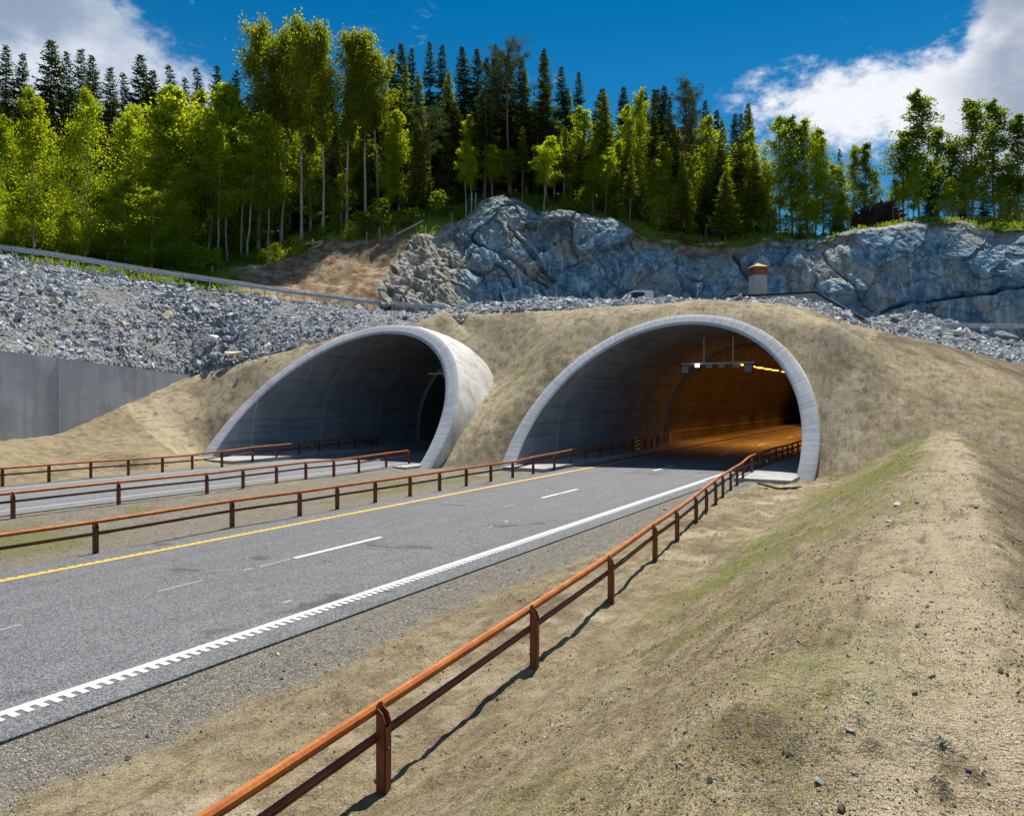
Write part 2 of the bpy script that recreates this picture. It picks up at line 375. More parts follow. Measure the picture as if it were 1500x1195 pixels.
m_simple('weathered_wood', (.30, .27, .22), .8, 0, .3, 12); m_simple('orange_wood', (.52, .26, .08), .7, 0, .25, 10)
m_simple('copper_clad', (.30, .11, .045), .5, .2, .35, 3); m_simple('timber_debris', (.16, .105, .065), .9, 0, .4, 15)
m_simple('white_gloss', (.72, .73, .75), .3, 0, .05); m_simple('dark_glass', (.05, .045, .05), .15, 0, .2); m_simple('tyre', (.02, .02, .02), .9)
m_simple('beige_cabinet', (.58, .44, .26), .6, 0, .1); m_simple('sign_yellow', (1.0, .44, .0), .4, 0, .05); m_simple('black_plastic', (.02, .02, .022), .5)
m_simple('sign_grey', (.32, .36, .38), .35, 0, .1); m_simple('lamp_glow', (.9, .6, .2), .4, 0, .02, 8, (1.0, .42, .04, 1), 2.4)
m_simple('roots', (.035, .016, .012), .95, 0, .5, 4); m_simple('red_paint', (.55, .05, .03), .6); m_simple('handrail', (.75, .62, .35), .5, .1, .1)
m_simple('white_lamp', (.8, .85, .95), .4, 0, .02, 8, (.7, .85, 1.0, 1), 4.0)
def m_rock(name, cols, sc=1.0, streak=True):
    m, t = mat(name); P = t.node('ShaderNodeNewGeometry').outputs['Position']; N = t.node('ShaderNodeSeparateXYZ', {0: t.node('ShaderNodeNewGeometry').outputs['True Normal']})
    Q = t.mapping(P, (1, 1, 1), (rad(20), rad(35), rad(10)))
    n1 = t.noise(Q, .17*sc, 5, .6, .4); n2 = t.noise(Q, .75*sc, 8, .68, .5); n3 = t.noise(t.mapping(P, (1.5, 1.5, .13), (0, rad(9), 0)), 1.0*sc, 6, .7, .25); n4 = t.noise(Q, 4*sc, 6, .7)
    c = t.ramp(n2, [(.28, cols[0]), (.45, cols[1]), (.58, cols[2]), (.74, cols[3])])
    c = t.mix(t.math('MULTIPLY', t.smooth(n1, .50, .64), .75), c, cols[4])
    if streak:
        c = t.mix(t.math('MULTIPLY', t.smooth(n3, .52, .62), .75), c, (.46, .54, .58))
        c = t.mix(t.math('MULTIPLY', t.smooth(n3, .46, .34), .55), c, (.035, .05, .06))
        vb = t.node('ShaderNodeTexVoronoi', {'Vector': t.mapping(P, (1, .3, 1)), 'Scale': .42, 'Randomness': .8})
        c = t.mix(t.smooth(vb.outputs['Distance'], .045, .03), c, (.7, .72, .74))
    vz = t.node('ShaderNodeTexVoronoi', {'Vector': t.mix(.12, Q, t.noise(Q, 1.2, 3, .6, 0, 1)), 'Scale': .30*sc}, feature='DISTANCE_TO_EDGE')
    crack = t.math('MULTIPLY', t.smooth(vz.outputs[0], .03, .003), t.smooth(n2, .5, .62))
    c = t.mix(t.math('MULTIPLY', crack, .65), c, (.03, .03, .03))
    c = t.mix(t.math('MULTIPLY', t.smooth(n4, .52, .7), .4), c, tuple(x*.4 for x in cols[1]))
    c = t.mix(t.math('MULTIPLY', t.smooth(n4, .46, .3), .5), c, tuple(min(1, x*1.8) for x in cols[2]))
    h = t.math('ADD', t.math('MULTIPLY', n2, 1.0), t.math('MULTIPLY', n4, .35)); h = t.math('SUBTRACT', h, t.math('MULTIPLY', crack, .5))
    return m, t, c, h
for nm, cols in (('cliff_rock', [(.04, .10, .145), (.095, .20, .28), (.22, .37, .46), (.60, .66, .68), (.40, .36, .28)]),
                 ('pale_rock', [(.12, .105, .085), (.25, .225, .185), (.36, .335, .29), (.55, .53, .49), (.33, .23, .12)])):
    m, t, c, h = m_rock(nm, cols); w_ = t.node('ShaderNodeAttribute', attribute_name='moss').outputs['Fac']
    w2 = t.node('ShaderNodeAttribute', attribute_name='pale').outputs['Fac']
    P_ = t.node('ShaderNodeNewGeometry').outputs['Position']
    pl = t.ramp(t.noise(P_, 1.1, 7, .7, .6), [(.3, (.10, .09, .07)), (.45, (.26, .235, .19)), (.58, (.42, .39, .335)), (.75, (.66, .63, .57))])
    c = t.mix(w2, c, pl)
    c = t.mix(t.math('MULTIPLY', w_, t.smooth(t.noise(P_, 2.5, 5, .7), .42, .58)), c, t.mix(t.noise(P_, 6, 3), (.05, .06, .01), (.20, .22, .03)))
    setin(t, Base_Color=c, Roughness=.8, Normal=t.bump(h, .9, .16))
def m_stone(name):
    m, t = mat(name); a = t.node('ShaderNodeAttribute', attribute_name='tone').outputs['Fac']; P = t.node('ShaderNodeNewGeometry').outputs['Position']
    n = t.noise(P, 5, 5, .7)
    c = t.ramp(a, [(0, (.10, .115, .13)), (.25, (.25, .27, .285)), (.5, (.44, .46, .475)), (.75, (.66, .67, .67)), (.93, (.78, .78, .76)), (1, (.60, .47, .30))])
    c = t.mix(t.math('MULTIPLY', t.smooth(n, .48, .7), .45), c, (.13, .14, .15))
    setin(t, Base_Color=c, Roughness=.85, Normal=t.bump(n, .5, .03))
m_stone('rubble_stone')
def m_rubble_ground():
    m, t = mat('rubble_ground'); P = t.node('ShaderNodeNewGeometry').outputs['Position']
    v2 = t.node('ShaderNodeTexVoronoi', {'Vector': P, 'Scale': 5.5}); s2 = t.node('ShaderNodeSeparateColor', {0: v2.outputs['Color']})
    c = t.ramp(s2.outputs[0], [(0, (.06, .065, .07)), (.5, (.17, .18, .19)), (1, (.36, .37, .38))])
    c = t.mix(t.smooth(t.noise(P, .4, 4), .5, .62), c, (.20, .195, .18))
    setin(t, Base_Color=c, Roughness=.9, Normal=t.bump(t.math('SUBTRACT', 1.0, v2.outputs['Distance']), .8, .12))
m_rubble_ground()
def m_forest_floor():
    m, t = mat('forest_floor'); P = t.node('ShaderNodeNewGeometry').outputs['Position']
    s_ = t.node('ShaderNodeAttribute', attribute_name='soil').outputs['Fac']
    n = t.noise(P, .8, 6, .7); n2 = t.noise(P, 5, 5, .7); n3 = t.noise(P, .25, 4, .6)
    c = t.mix(n2, (.07, .12, .012), (.22, .30, .03)); c = t.mix(t.smooth(n3, .5, .65), c, (.09, .06, .025))
    d = t.ramp(n, [(.3, (.13, .08, .05)), (.46, (.26, .17, .10)), (.58, (.48, .36, .22)), (.8, (.58, .47, .32))])
    d = t.mix(t.math('MULTIPLY', t.smooth(n2, .5, .7), .6), d, (.06, .04, .03))
    c = t.mix(s_, c, d)
    setin(t, Base_Color=c, Roughness=.95, Normal=t.bump(t.math('ADD', n2, n), .8, .2)); t.b.inputs['Specular IOR Level'].default_value = .1
m_forest_floor()
def m_leaf(name, c1, c2, trans, tcol, tf=.5):
    m, t = mat(name); t.n.remove(t.b)
    inf = t.node('ShaderNodeObjectInfo').outputs['Random']; a = t.node('ShaderNodeAttribute', attribute_name='tone').outputs['Fac']
    k = t.math('ADD', t.math('MULTIPLY', a, .6), t.math('MULTIPLY', inf, .4))
    c = t.mix(k, c1, c2); tc = t.mix(k, tuple(x*.6 for x in tcol), tcol)
    d = t.node('ShaderNodeBsdfDiffuse', {'Color': c}); tr = t.node('ShaderNodeBsdfTranslucent', {'Color': tc})
    mx = t.node('ShaderNodeMixShader', {0: tf, 1: d.outputs[0], 2: tr.outputs[0]})
    t.l.new(mx.outputs[0], t.out.inputs[0])
m_leaf('birch_leaf', (.09, .15, .012), (.22, .29, .02), 1, (.66, .76, .02), .58)
m_leaf('aspen_leaf', (.08, .12, .012), (.17, .20, .02), 1, (.52, .58, .02), .55)
m_leaf('dark_leaf', (.05, .09, .010), (.12, .165, .018), 1, (.36, .48, .02), .5)
m_leaf('spruce_needle', (.018, .038, .012), (.05, .08, .02), 1, (.14, .21, .02), .28)
m_leaf('green_needle', (.06, .09, .012), (.13, .165, .02), 1, (.38, .48, .03), .42)
m_leaf('pine_needle', (.035, .060, .024), (.075, .11, .04), 1, (.14, .20, .05), .25)
m_leaf('grass_blade', (.07, .11, .012), (.20, .26, .04), 1, (.50, .62, .04), .45)
def m_bark(name, a, b, marks):
    m, t = mat(name); P = t.obj
    n = t.noise(t.mapping(P, (3, 3, 1.5)), 2, 4, .7); c = t.mix(t.smooth(n, .3, .7), a, b)
    if marks:
        n2 = t.noise(t.mapping(P, (2, 2, 9)), 1.2, 3, .7); c = t.mix(t.smooth(n2, .60, .66), c, (.05, .045, .04))
    setin(t, Base_Color=c, Roughness=.9)
m_bark('birch_bark', (.22, .21, .19), (.44, .43, .40), True); m_bark('aspen_bark', (.24, .24, .19), (.40, .40, .33), True)
m_bark('spruce_bark', (.11, .09, .075), (.19, .16, .135), False); m_bark('pine_bark', (.24, .12, .065), (.36, .19, .10), False); m_bark('grey_bark', (.26, .25, .23), (.38, .37, .34), False)

# ------------------------------------------------------------------ heights
VC1, VC2 = -12.72, -31.2
ZC, RI = .93, 6.84
SLOPE = .88
def ub(k, v): return 34.75+.13*(v-VC1) if k == 1 else 31.0+.18*(v-VC2)
def th(ang): return .60+.16*abs(math.cos(ang))**1.5
WALL = [(8, -40.0), (20.5, -42.6), (33.9, -45.2)]              # retaining wall line (u, v)
RUB = [  # px : lower (y, Y) | upper (y, Y)
 (-200, 485, 33.7, 325, 57), (0, 511, 39.2, 374, 58), (140, 529, 45.0, 399, 59.3), (280, 548, 52, 420, 60.5), (350, 530, 52, 431, 61.3), (430, 509, 51.5, 441, 62), (500, 491, 52, 447, 62.5), (560, 480, 52.5, 453, 63.0), (600, 478, 51.5, 456, 62),
 (640, 463, 49.5, 460, 61), (700, 459, 51, 442, 56), (800, 454, 51, 438, 56), (925, 452, 50.5, 436, 55), (1050, 453, 50.5, 437, 55), (1150, 458, 50.5, 438, 55), (1200, 467, 50, 443, 55.5),
 (1270, 487, 51, 468, 57), (1350, 499, 53, 474, 62), (1440, 522, 54, 490, 64), (1500, 545, 53, 505, 64), (1600, 580, 52, 535, 64)]
def rub_at(p):
    P = np.array(RUB, float); return [np.interp(p, P[:, 0], P[:, k]) for k in (1, 2, 3, 4)]
ctrl = []
def C(x, y, z): ctrl.append((x, y, z))
def CU(u, v, z): C(*uv(u, v, z))
for v in (-34, -28, -20, -12, -6, 2, 9): CU(8, v, -9)
for v in (-33.5, -26, -19, -12, -6): CU(24, v, -4.5)
for v in (0, 5, 10): CU(24, v, -2)
def plane(k, v, zs, off=.45):
    for z in zs: CU(ub(k, v)+SLOPE*z+off, v, z)
plane(1, -20.4, (0, 1.5, 3, 4.5, 6, 7.4)); plane(1, -18.5, (0, 5, 7, 8)); plane(1, -16, (0, 4, 8.3)); plane(1, -12.85, (0, 4, 8.75)); plane(1, -9, (0, 4, 8.3)); plane(1, -6.6, (5, 7.2)); plane(1, -5.0, (.3, 1.5, 3, 4.5, 6, 7.4), .25)
plane(2, -40.0, (.6, 2.5, 4.5, 6.0), .5); plane(2, -38.6, (0, 2, 4, 5.8), .7); plane(2, -36.8, (4, 6.3), .9); plane(2, -35, (0, 4, 7.3), .9); plane(2, -33, (0, 4, 8.0), 1.0); plane(2, -31.2, (0, 4, 8.2), 1.0); plane(2, -28, (0, 4), .9)
CU(33.9, -23.3, .5); CU(36.4, -23.5, 2.4); CU(38.4, -24.0, 3.6); CU(40.3, -24.5, 4.7); CU(40.3, -26.2, 6.4); CU(41.8, -28.2, 8.2); CU(42.4, -24.6, 7.2)
CU(33.8, -21.8, .1); CU(36.6, -22.0, 2.7); CU(39.4, -22.1, 5.0); CU(42.0, -22.3, 7.6); CU(44.0, -22.6, 9.1)
CU(31.5, -23.6, -1.5)
for v in (-31, -24, -18, -12.8, -8): CU(50, v, 9.35)
# right-hand slope: gentle shoulder up to the stones
CU(38, -1.5, 2.4); CU(38.5, 1.5, 2.0); CU(43, -2, 5.3); CU(48, -2, 6.9); CU(45, 3, 3.9); CU(53, 1.0, 6.3); CU(40, -3, 4.0); CU(52, 6, 3.6); CU(40, 8, .6); CU(60, 9, 4.4); CU(60, 16, 3)
CU(50, -5.0, 8.0); CU(44, -4.6, 6.9)
# left bank below the wall
for u, v, z in ((0, -35, -.1), (0, -39, .7), (10, -35, -.05), (10, -38, .5), (10, -40.3, 1.05), (20.5, -35.2, -.05), (20.5, -38.6, .6), (20.5, -42.5, 1.35), (24.3, -35.4, 0), (24.3, -39.5, .8), (24.3, -43.2, 1.75),
                (29, -36.2, -.1), (29.2, -40.2, 1.0), (29, -44.1, 3.35), (31.7, -44.7, 4.35), (33.9, -45.1, 5.1), (33, -42.2, 3.9), (36, -41.8, 5.9)): CU(u, v, z)
for r in RUB:
    if r[0] >= 430:
        x, y, z = px(r[0], r[1], r[2]); C(x, y, z-.05); C(x, y+2.5, z-.2)
    elif r[0] > 200:
        x, y, z = px(r[0], r[1], r[2]); C(x, y+.6, z-.3)
    x, y, z = px(r[0], r[3], r[4]); C(x, y, z-1.6)
for p_ in list(range(295, 430, 22))+[460, 495, 530, 600, 665, 680, 720, 740, 760, 780, 820, 850, 880, 960, 1000, 1100, 1180]:
    y_, Y_, y1_, Y1_ = rub_at(p_); x, y, z = px(p_, y_, Y_); C(x, y, z-(.05 if p_ > 600 else .12)); C(x*(1+1.6/y), y+1.6, z+.05)
for X in (-90, -60, -30, 0, 30, 60, 100): C(X, 80, 9.0); C(X, 130, 9.0)
for u, v in ((5, -50), (20, -52), (-20, -45)): CU(u, v, 3.5)
CT = np.array(ctrl)
def _phi(r): return np.sqrt(r*r+.8)
_D = np.hypot(CT[:, 0:1]-CT[:, 0], CT[:, 1:2]-CT[:, 1]); n_ = len(CT)
_A = np.zeros((n_+3, n_+3)); _A[:n_, :n_] = _phi(_D)+np.eye(n_)*.02*(-1); _A[:n_, n_] = 1; _A[:n_, n_+1:] = CT[:, :2]; _A[n_, :n_] = 1; _A[n_+1:, :n_] = CT[:, :2].T
_w = np.linalg.solve(_A, np.concatenate([CT[:, 2], [0, 0, 0]]))
def hill(x, y):
    x = np.asarray(x, float); y = np.asarray(y, float); r = _w[n_]+_w[n_+1]*x+_w[n_+2]*y
    for i in range(n_): r = r+_w[i]*_phi(np.hypot(x-CT[i, 0], y-CT[i, 1]))
    return r
def low(u, v):
    z = -.035-.10*sstep(v, -18.2, -20.5)*sstep(v, -25.2, -22.5)
    crest = 2.02*sstep(v, -4.9, -.15)-.52*np.maximum(v-.45, 0)+.52*.0
    crest = np.maximum(crest, -.3)
    z = z+sstep(v, -8, -6.0)*.02+np.where(v > -5.0, crest, 0)
    z = z+.0*u
    return z
def ground_z(x, y, detail=True):
    x = np.asarray(x, float); y = np.asarray(y, float); u, v = to_uv(x, y)
    lo = low(u, v); hl = np.where((u > 14) | (v < -34), hill(x, y), -5); hl = np.maximum(hl, -5)
    k = .25; hh = np.clip(.5+.5*(hl-lo)/k, 0, 1); z = lo*(1-hh)+hl*hh+k*hh*(1-hh)*.9
    if detail:
        r = np.hypot(x, y)
        offroad = np.maximum(sstep(v, -8.6, -6.6), sstep(v, -35.0, -35.8)); offroad = np.maximum(offroad, sstep(hl-lo, .2, .8))
        med = sstep(v, -17.6, -18.6)*sstep(v, -25.4, -24.6)
        rough = offroad+med*.45
        a = fbm(x*.45, y*.45, octv=3, seed=3)*.07*offroad
        big = sstep(u, 30, 36)*offroad; a = a*(1-.5*big)+fbm(x*.35, y*.35, octv=3, seed=9)*.06*big
        # rills running down the faces
        a = a-np.abs(vnoise(v*1.1+vnoise(u*.3, v*.3)*1.5, u*.16, seed=21))*.085*offroad*(1-.5*big)*sstep(v, -6.5, -4.5)
        b = fbm(x*3.2, y*3.2, octv=3, seed=5)*.034
        clod = sstep(fbm(x*1.1, y*1.1, octv=3, seed=31), .25, .9)
        f1, f2, cid = worley(x*7, y*7, seed=41); c = np.maximum(0, .45-f1)*.10*(.25+clod*1.2)*(cid > -.2)
        f1, f2, cid = worley(x*16, y*16, seed=47); c = c+np.maximum(0, .45-f1)*.035*(.3+clod)*(r < 22)
        z = z+a+(b+c)*rough
        z = z+fbm(x*9, y*9, octv=2, seed=77)*.007*rough
    return z
def gz1(x, y): return float(ground_z(np.array([x]), np.array([y]))[0])

# ------------------------------------------------------------------ ground sheet (fan of rings, finest near where one stands)
def build_ground():
    ang = np.concatenate([np.linspace(-180, -60, 40, endpoint=False), np.linspace(-60, -38, 60, endpoint=False), np.linspace(-38, 38, 660, endpoint=False), np.linspace(38, 60, 60, endpoint=False), np.linspace(60, 180, 41)])
    r1 = .35*np.exp(np.concatenate([np.arange(0, 500)*.0090, 4.5+np.arange(0, 190)*.0036, 4.5+.684+np.arange(0, 70)*.0099])); r2 = r1[-1]*np.exp(np.arange(1, 30)*.09)
    rr = np.concatenate([[.02], r1, r2])
    Aa, R = np.meshgrid(np.radians(ang), rr); X = R*np.sin(Aa); Y = R*np.cos(Aa)
    x, y = X.ravel(), Y.ravel(); z = ground_z(x, y); u, v = to_uv(x, y)
    far = sstep(np.hypot(x, y), 85, 110); z = z*(1-far)+far*np.minimum(z, 9)
    V = np.stack([x, y, z], 1); Fc = grid_faces(len(rr), len(ang))[:, ::-1]
    # open the two bores: drop what lies inside the concrete ring
    inside = np.zeros(len(x), bool)
    for k, vc in ((1, VC1), (2, VC2)):
        dv = v-vc; Rm = RI+.3; prof = np.sqrt(np.maximum(Rm*Rm-dv*dv, 0))+ZC
        inside |= (np.abs(dv) < Rm-.05) & (z < prof) & (u > ub(k, v)+.15) & (u < 200)
    keep = ~inside[Fc].any(1); Fc = Fc[keep]
    hz = hill(x, y); lo = low(u, v); onhill = sstep(hz-lo, 0, .6)*(u > 26)
    nb = fbm(x*.22, y*.22, octv=4, seed=61); nb2 = fbm(x*.9, y*.9, octv=3, seed=62)
    grass = sstep(v, -4.6, -3.4)*sstep(v, .2, -1.2)*sstep(nb+nb2*.45, -.9, .45)*(u < 36)*.9
    streak = sstep(np.abs(v+2.0-.02*u+nb2*.25), .7, .1)*sstep(u, 13, 22)*sstep(u, 40, 34); grass = np.maximum(grass, streak)
    grass = np.maximum(grass, sstep(nb+nb2*.3, .35, .8)*sstep(v, -6, -3)*.6*(1-onhill*.3))
    grass = np.maximum(grass, sstep(v, -18, -19)*sstep(v, -24.4, -23)*sstep(nb+nb2*.4, .0, .7)*.75)
    grass = np.maximum(grass, sstep(v, -34.5, -35.5)*sstep(v, -41, -37)*sstep(nb+nb2*.4, -.2, .6)*.6*(u < 27))
    grass = grass*(1-onhill*(v < -4)*.8)
    gravel = sstep(v+nb2*.16, -7.0, -7.5)*(v > -9.5); gravel = np.maximum(gravel, sstep(v, -16.9, -17.2)*sstep(v+nb*.8, -25.4, -24.6)*.8)
    gravel = np.maximum(gravel, sstep(v, -33.2, -33.6)*sstep(v, -35.0, -34.4)*.8); gravel = gravel*(1-onhill)
    nc = fbm(x*.6, y*.6, octv=4, seed=91)
    soil = sstep(nc+nb*.5, .45, 1.1)*.55*(v > -7)
    pY = np.maximum(y, .1); ppx = 750+F*x/pY; ppy = HOR-F*(z-CAMH)/pY
    Pb = np.array(RUB, float); crest_y = np.interp(ppx, Pb[:, 0], Pb[:, 1])
    # dark turned earth below the stones on the right, and clods left of the small portal
    dS = np.hypot(x-px(1290, 500, 50)[0], y-50)
    soil = np.maximum(soil, sstep(ppy-crest_y+nc*7, 26, 6)*sstep(ppx, 1180, 1240)*(y > 40)*.9)
    bl = np.exp(-(((ppx-318)/34)**2+((ppy-598)/52)**2)*1.2)*(y > 30); soil = np.maximum(soil, sstep(bl+nc*.3, .45, .8)*.95)
    b2 = np.exp(-(((ppx-440)/50)**2+((ppy-512)/16)**2))*(y > 30); soil = np.maximum(soil, sstep(b2+nc*.3, .5, .8)*.8)
    soil = np.maximum(soil, sstep(v+nb2*.25, .5, 1.1)*sstep(u, 45, 30)*np.clip(.62+nb2*.35, .2, .95))
    soil = np.maximum(soil, sstep(nc+nb*.4, .1, .7)*sstep(v, -3.4, -1.6)*sstep(v, -.2, -.9)*.75*(u < 30))
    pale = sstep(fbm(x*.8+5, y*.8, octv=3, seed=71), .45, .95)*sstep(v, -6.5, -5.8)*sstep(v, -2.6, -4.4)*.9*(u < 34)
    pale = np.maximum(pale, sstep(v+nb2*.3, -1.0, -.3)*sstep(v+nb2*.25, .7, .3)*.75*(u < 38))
    pale = np.maximum(pale, onhill*sstep(nb2+nb*.5, -1.2, .6)*.8*(v < -3.5)*(u > 28)); pale = np.maximum(pale, onhill*.35*(v >= -3.5)*sstep(nb2, -.6, .6))  # hill soil made paler: sunlight on the slope put into its colour
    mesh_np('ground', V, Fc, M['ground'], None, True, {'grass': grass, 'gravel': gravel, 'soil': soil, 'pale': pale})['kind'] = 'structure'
build_ground()

# ------------------------------------------------------------------ roads and paint
def strip(name, segs, m, parent=None, zt=0.0, side=0.0):
    """segs: list of (u0,u1,v0,v1) flat rectangles"""
    mb = MB()
    for u0, u1, v0, v1 in segs:
        n = max(1, int((u1-u0)/20))
        for i in range(n):
            a, b = u0+(u1-u0)*i/n, u0+(u1-u0)*(i+1)/n
            P = [uv(a, v0, zt), uv(a, v1, zt), uv(b, v1, zt), uv(b, v0, zt)]
            if side:
                Q = [(p[0], p[1], zt-side) for p in P]; mb.add(P+Q, [(0, 1, 2, 3), (1, 2, 6, 5), (3, 0, 4, 7)])
            else: mb.add(P, [(0, 1, 2, 3)])
    o = mb.build(name, m, parent)
    o['kind'] = 'structure'; return o
strip('road', [(-120, 180, -17.15, -8.62)], M['asphalt'], side=.1)
strip('side_road', [(-120, 180, -33.3, -25.2)], M['asphalt_pale'], zt=0.0, side=.1)
segs = [(-40, 170, -9.45, -9.32)]; u = -6.0
while u < 33: segs.append((u, u+.08, -9.32, -9.16)); u += .16
strip('road_marking_white_edge', segs, M['white_paint'], zt=.004)
segs = [(-40, 170, -16.28, -16.14)]; u = -2.0
while u < 44: segs.append((u, u+.13, -16.345, -16.28)); u += .20
strip('road_marking_yellow_edge', segs, M['yellow_paint'], zt=.004)
strip('road_marking_lane_dashes', [(12.3+12*k, 15.3+12*k, -12.87, -12.73) for k in range(-1, 12)], M['white_paint'], zt=.004)
strip('road_marking_old_marks', [(8.9, 9.9, -12.83, -12.79), (6.0, 6.5, -12.83, -12.79), (11.3, 12.2, -12.83, -12.79), (10.9, 11.1, -12.85, -12.79), (5.4, 5.7, -12.84, -12.79), (18.0, 18.2, -11.2, -11.14), (19.0, 19.2, -11.3, -11.2), (9.5, 9.7, -10.2, -10.14),
      (21.5, 22.3, -12.83, -12.79), (25.5, 26.1, -12.83, -12.79)], M['faded_paint'], zt=.004)
strip('side_road_marking', [(-40, 150, -26.35, -26.2), (-40, 150, -32.7, -32.55)]+[(6.6+12*k, 9.6+12*k, -29.5, -29.38) for k in range(-1, 12)], M['faded_paint'], zt=.004)

# ------------------------------------------------------------------ tunnels
def tunnel(k, vc, label):
    T = empty('tunnel_portal', uv(ub(k, vc), vc, 0)); off = Vector(T.location)
    tag(T, label, 'tunnel portal')
    NA = 120; a0 = -math.asin((ZC+.35)/RI); angs = np.linspace(a0, math.pi-a0, NA)
    def ring(R_, z_extra=0):
        vv = vc+R_*np.cos(angs); zz = ZC+R_*np.sin(angs); return vv, zz
    def W3(u_, v_, z_): return np.stack([DU[0]*u_+DV[0]*v_-off[0], DU[1]*u_+DV[1]*v_-off[1], z_-off[2]], -1)
    tt = np.array([th(a) for a in angs]); arc = angs*RI
    vi, zi = ring(RI); vo, zo = ring(RI+tt)
    cut = lambda v_, z_: ub(k, v_)+SLOPE*z_
    # rim face, slightly chamfered at both edges
    rows = []
    for f, d in ((0, .05), (.05, 0), (.35, 0), (.65, 0), (.95, 0), (1, .05)):
        R_ = RI+tt*f; v_, z_ = ring(R_); rows.append(W3(cut(v_, z_)+d, v_, z_))
    V = np.concatenate(rows); UVs = np.concatenate([np.stack([arc, np.full(NA, f)], 1) for f in (0, .05, .35, .65, .95, 1)])
    mesh_np('rim', V, grid_faces(6, NA), M['rim_concrete'], T, True, uvs=UVs)
    # lining
    def barrel(name, R_, us, uend, m, ns):
        v_, z_ = ring(R_); rows = []; uvs = []
        for s_ in np.linspace(0, 1, ns):
            uu = us+(uend-us)*s_; rows.append(W3(uu, v_, z_)); uvs.append(np.stack([arc, uu*np.ones(NA)], 1))
        return mesh_np(name, np.concatenate(rows), grid_faces(ns, NA)[:, ::-1], m, T, True, uvs=np.concatenate(uvs))
    usi = cut(vi, zi)+.05; STEP = 58.0 if k == 1 else 50.0
    barrel('lining', RI, usi, STEP, M['lining_concrete'], 30)
    R2 = RI-.28
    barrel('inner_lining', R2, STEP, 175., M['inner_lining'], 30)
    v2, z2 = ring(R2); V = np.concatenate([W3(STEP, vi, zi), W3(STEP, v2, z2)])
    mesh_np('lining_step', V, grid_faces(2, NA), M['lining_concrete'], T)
    # outer shell
    uso = cut(vo, zo)+.05; rows = []; UVs = []
    for s_ in np.linspace(0, 1, 14): uu = uso+s_*12; rows.append(W3(uu, vo, zo)); UVs.append(np.stack([arc, uu], 1))
    mesh_np('outer_shell', np.concatenate(rows), grid_faces(14, NA), M['shell_concrete'], T, True, uvs=np.concatenate(UVs))
    # far end plug, floor
    mb = MB(); mb.add([W3(174.9, np.array(v_), np.array(z_)) for v_, z_ in zip(vi, zi)], [tuple(range(NA))]); mb.build('end_wall', M['dark_concrete'], T)
    def slab(name, u0, u1, va, vb, z0, z1, m):
        mb = MB(); P = [(u0(va) if callable(u0) else u0, va), (u0(vb) if callable(u0) else u0, vb), (u1, vb), (u1, va)]
        vs = [W3(np.array(a), np.array(b), np.array(z)) for z in (z0, z1) for a, b in P]
        mb.add(vs, [(0, 1, 2, 3), (4, 5, 6, 7), (0, 1, 5, 4), (1, 2, 6, 5), (2, 3, 7, 6), (3, 0, 4, 7)]); return mb.build(name, m, T)
    if k == 1:
        slab('walkway', 33.0, 170, vc-RI-.1, -17.25, -.3, .14, M['slab_concrete'])
        slab('walkway', 33.6, 170, -8.2, vc+RI+.1, -.3, .13, M['slab_concrete'])
    else:
        slab('walkway', 28.5, 170, vc-RI-.1, -34.4, -.3, .14, M['slab_concrete'])
        slab('walkway', 31.0, 170, -25.15, vc+RI+.1, -.3, .06, M['slab_concrete'])
    slab('tunnel_floor', 30.0, 170, vc-RI, vc+RI, -.25, -.06, M['dark_concrete'])
    return T
T1 = tunnel(1, VC1, 'concrete tunnel portal with orange lit bore that the main road enters')
T2 = tunnel(2, VC2, 'unlit concrete tunnel portal with exposed pale flank, beside the retaining wall')
def lparts(T, mb, name, m, **k):
    o = mb.build(name, m, None, **k); return o
# tunnel lamps (each a lamp hung in the bore)
for i in range(13):
    u_ = 54.5+i*(3.0 if i < 4 else 4.2) + (0 if i < 4 else -4*1.2+0); v_ = VC1+(.0)
    p = Vector(uv(u_, v_, 6.02)); o = empty('tunnel_lamp', p, -rad(30.07))
    n_word = ['nearest', 'second', 'third', 'fourth', 'fifth', 'sixth', 'seventh', 'eighth', 'ninth', 'tenth', 'eleventh', 'twelfth', 'thirteenth'][i]
    tag(o, '%s orange glowing lamp from the tunnel mouth, in the row under the lit tunnel ceiling' % n_word, 'lamp', 'orange lamps in a row under the tunnel ceiling')
    mb = MB(); mb.box((0, 0, .10), (.42, 1.5, .16)); mb.box((0, .5, .7), (.04, .04, 1.1)); mb.box((0, -.5, .7), (.04, .04, 1.1)); mb.build('lamp_housing', M['steel_grey'], o)
    mb = MB(); mb.box((0, 0, -.02), (.34, 1.4, .07)); mb.build('lamp_lens', M['lamp_glow'], o)
    if i % 2 == 0:
        ld = bpy.data.lights.new('lamp_light', 'AREA'); ld.shape = 'RECTANGLE'; ld.size = .4; ld.size_y = 2.8; ld.spread = rad(118); ld.energy = 260 if i else 40; ld.color = (1, .37, .06)
        lo = bpy.data.objects.new('lamp_light', ld); link(lo, o); lo.location = (0, 0, -.12)
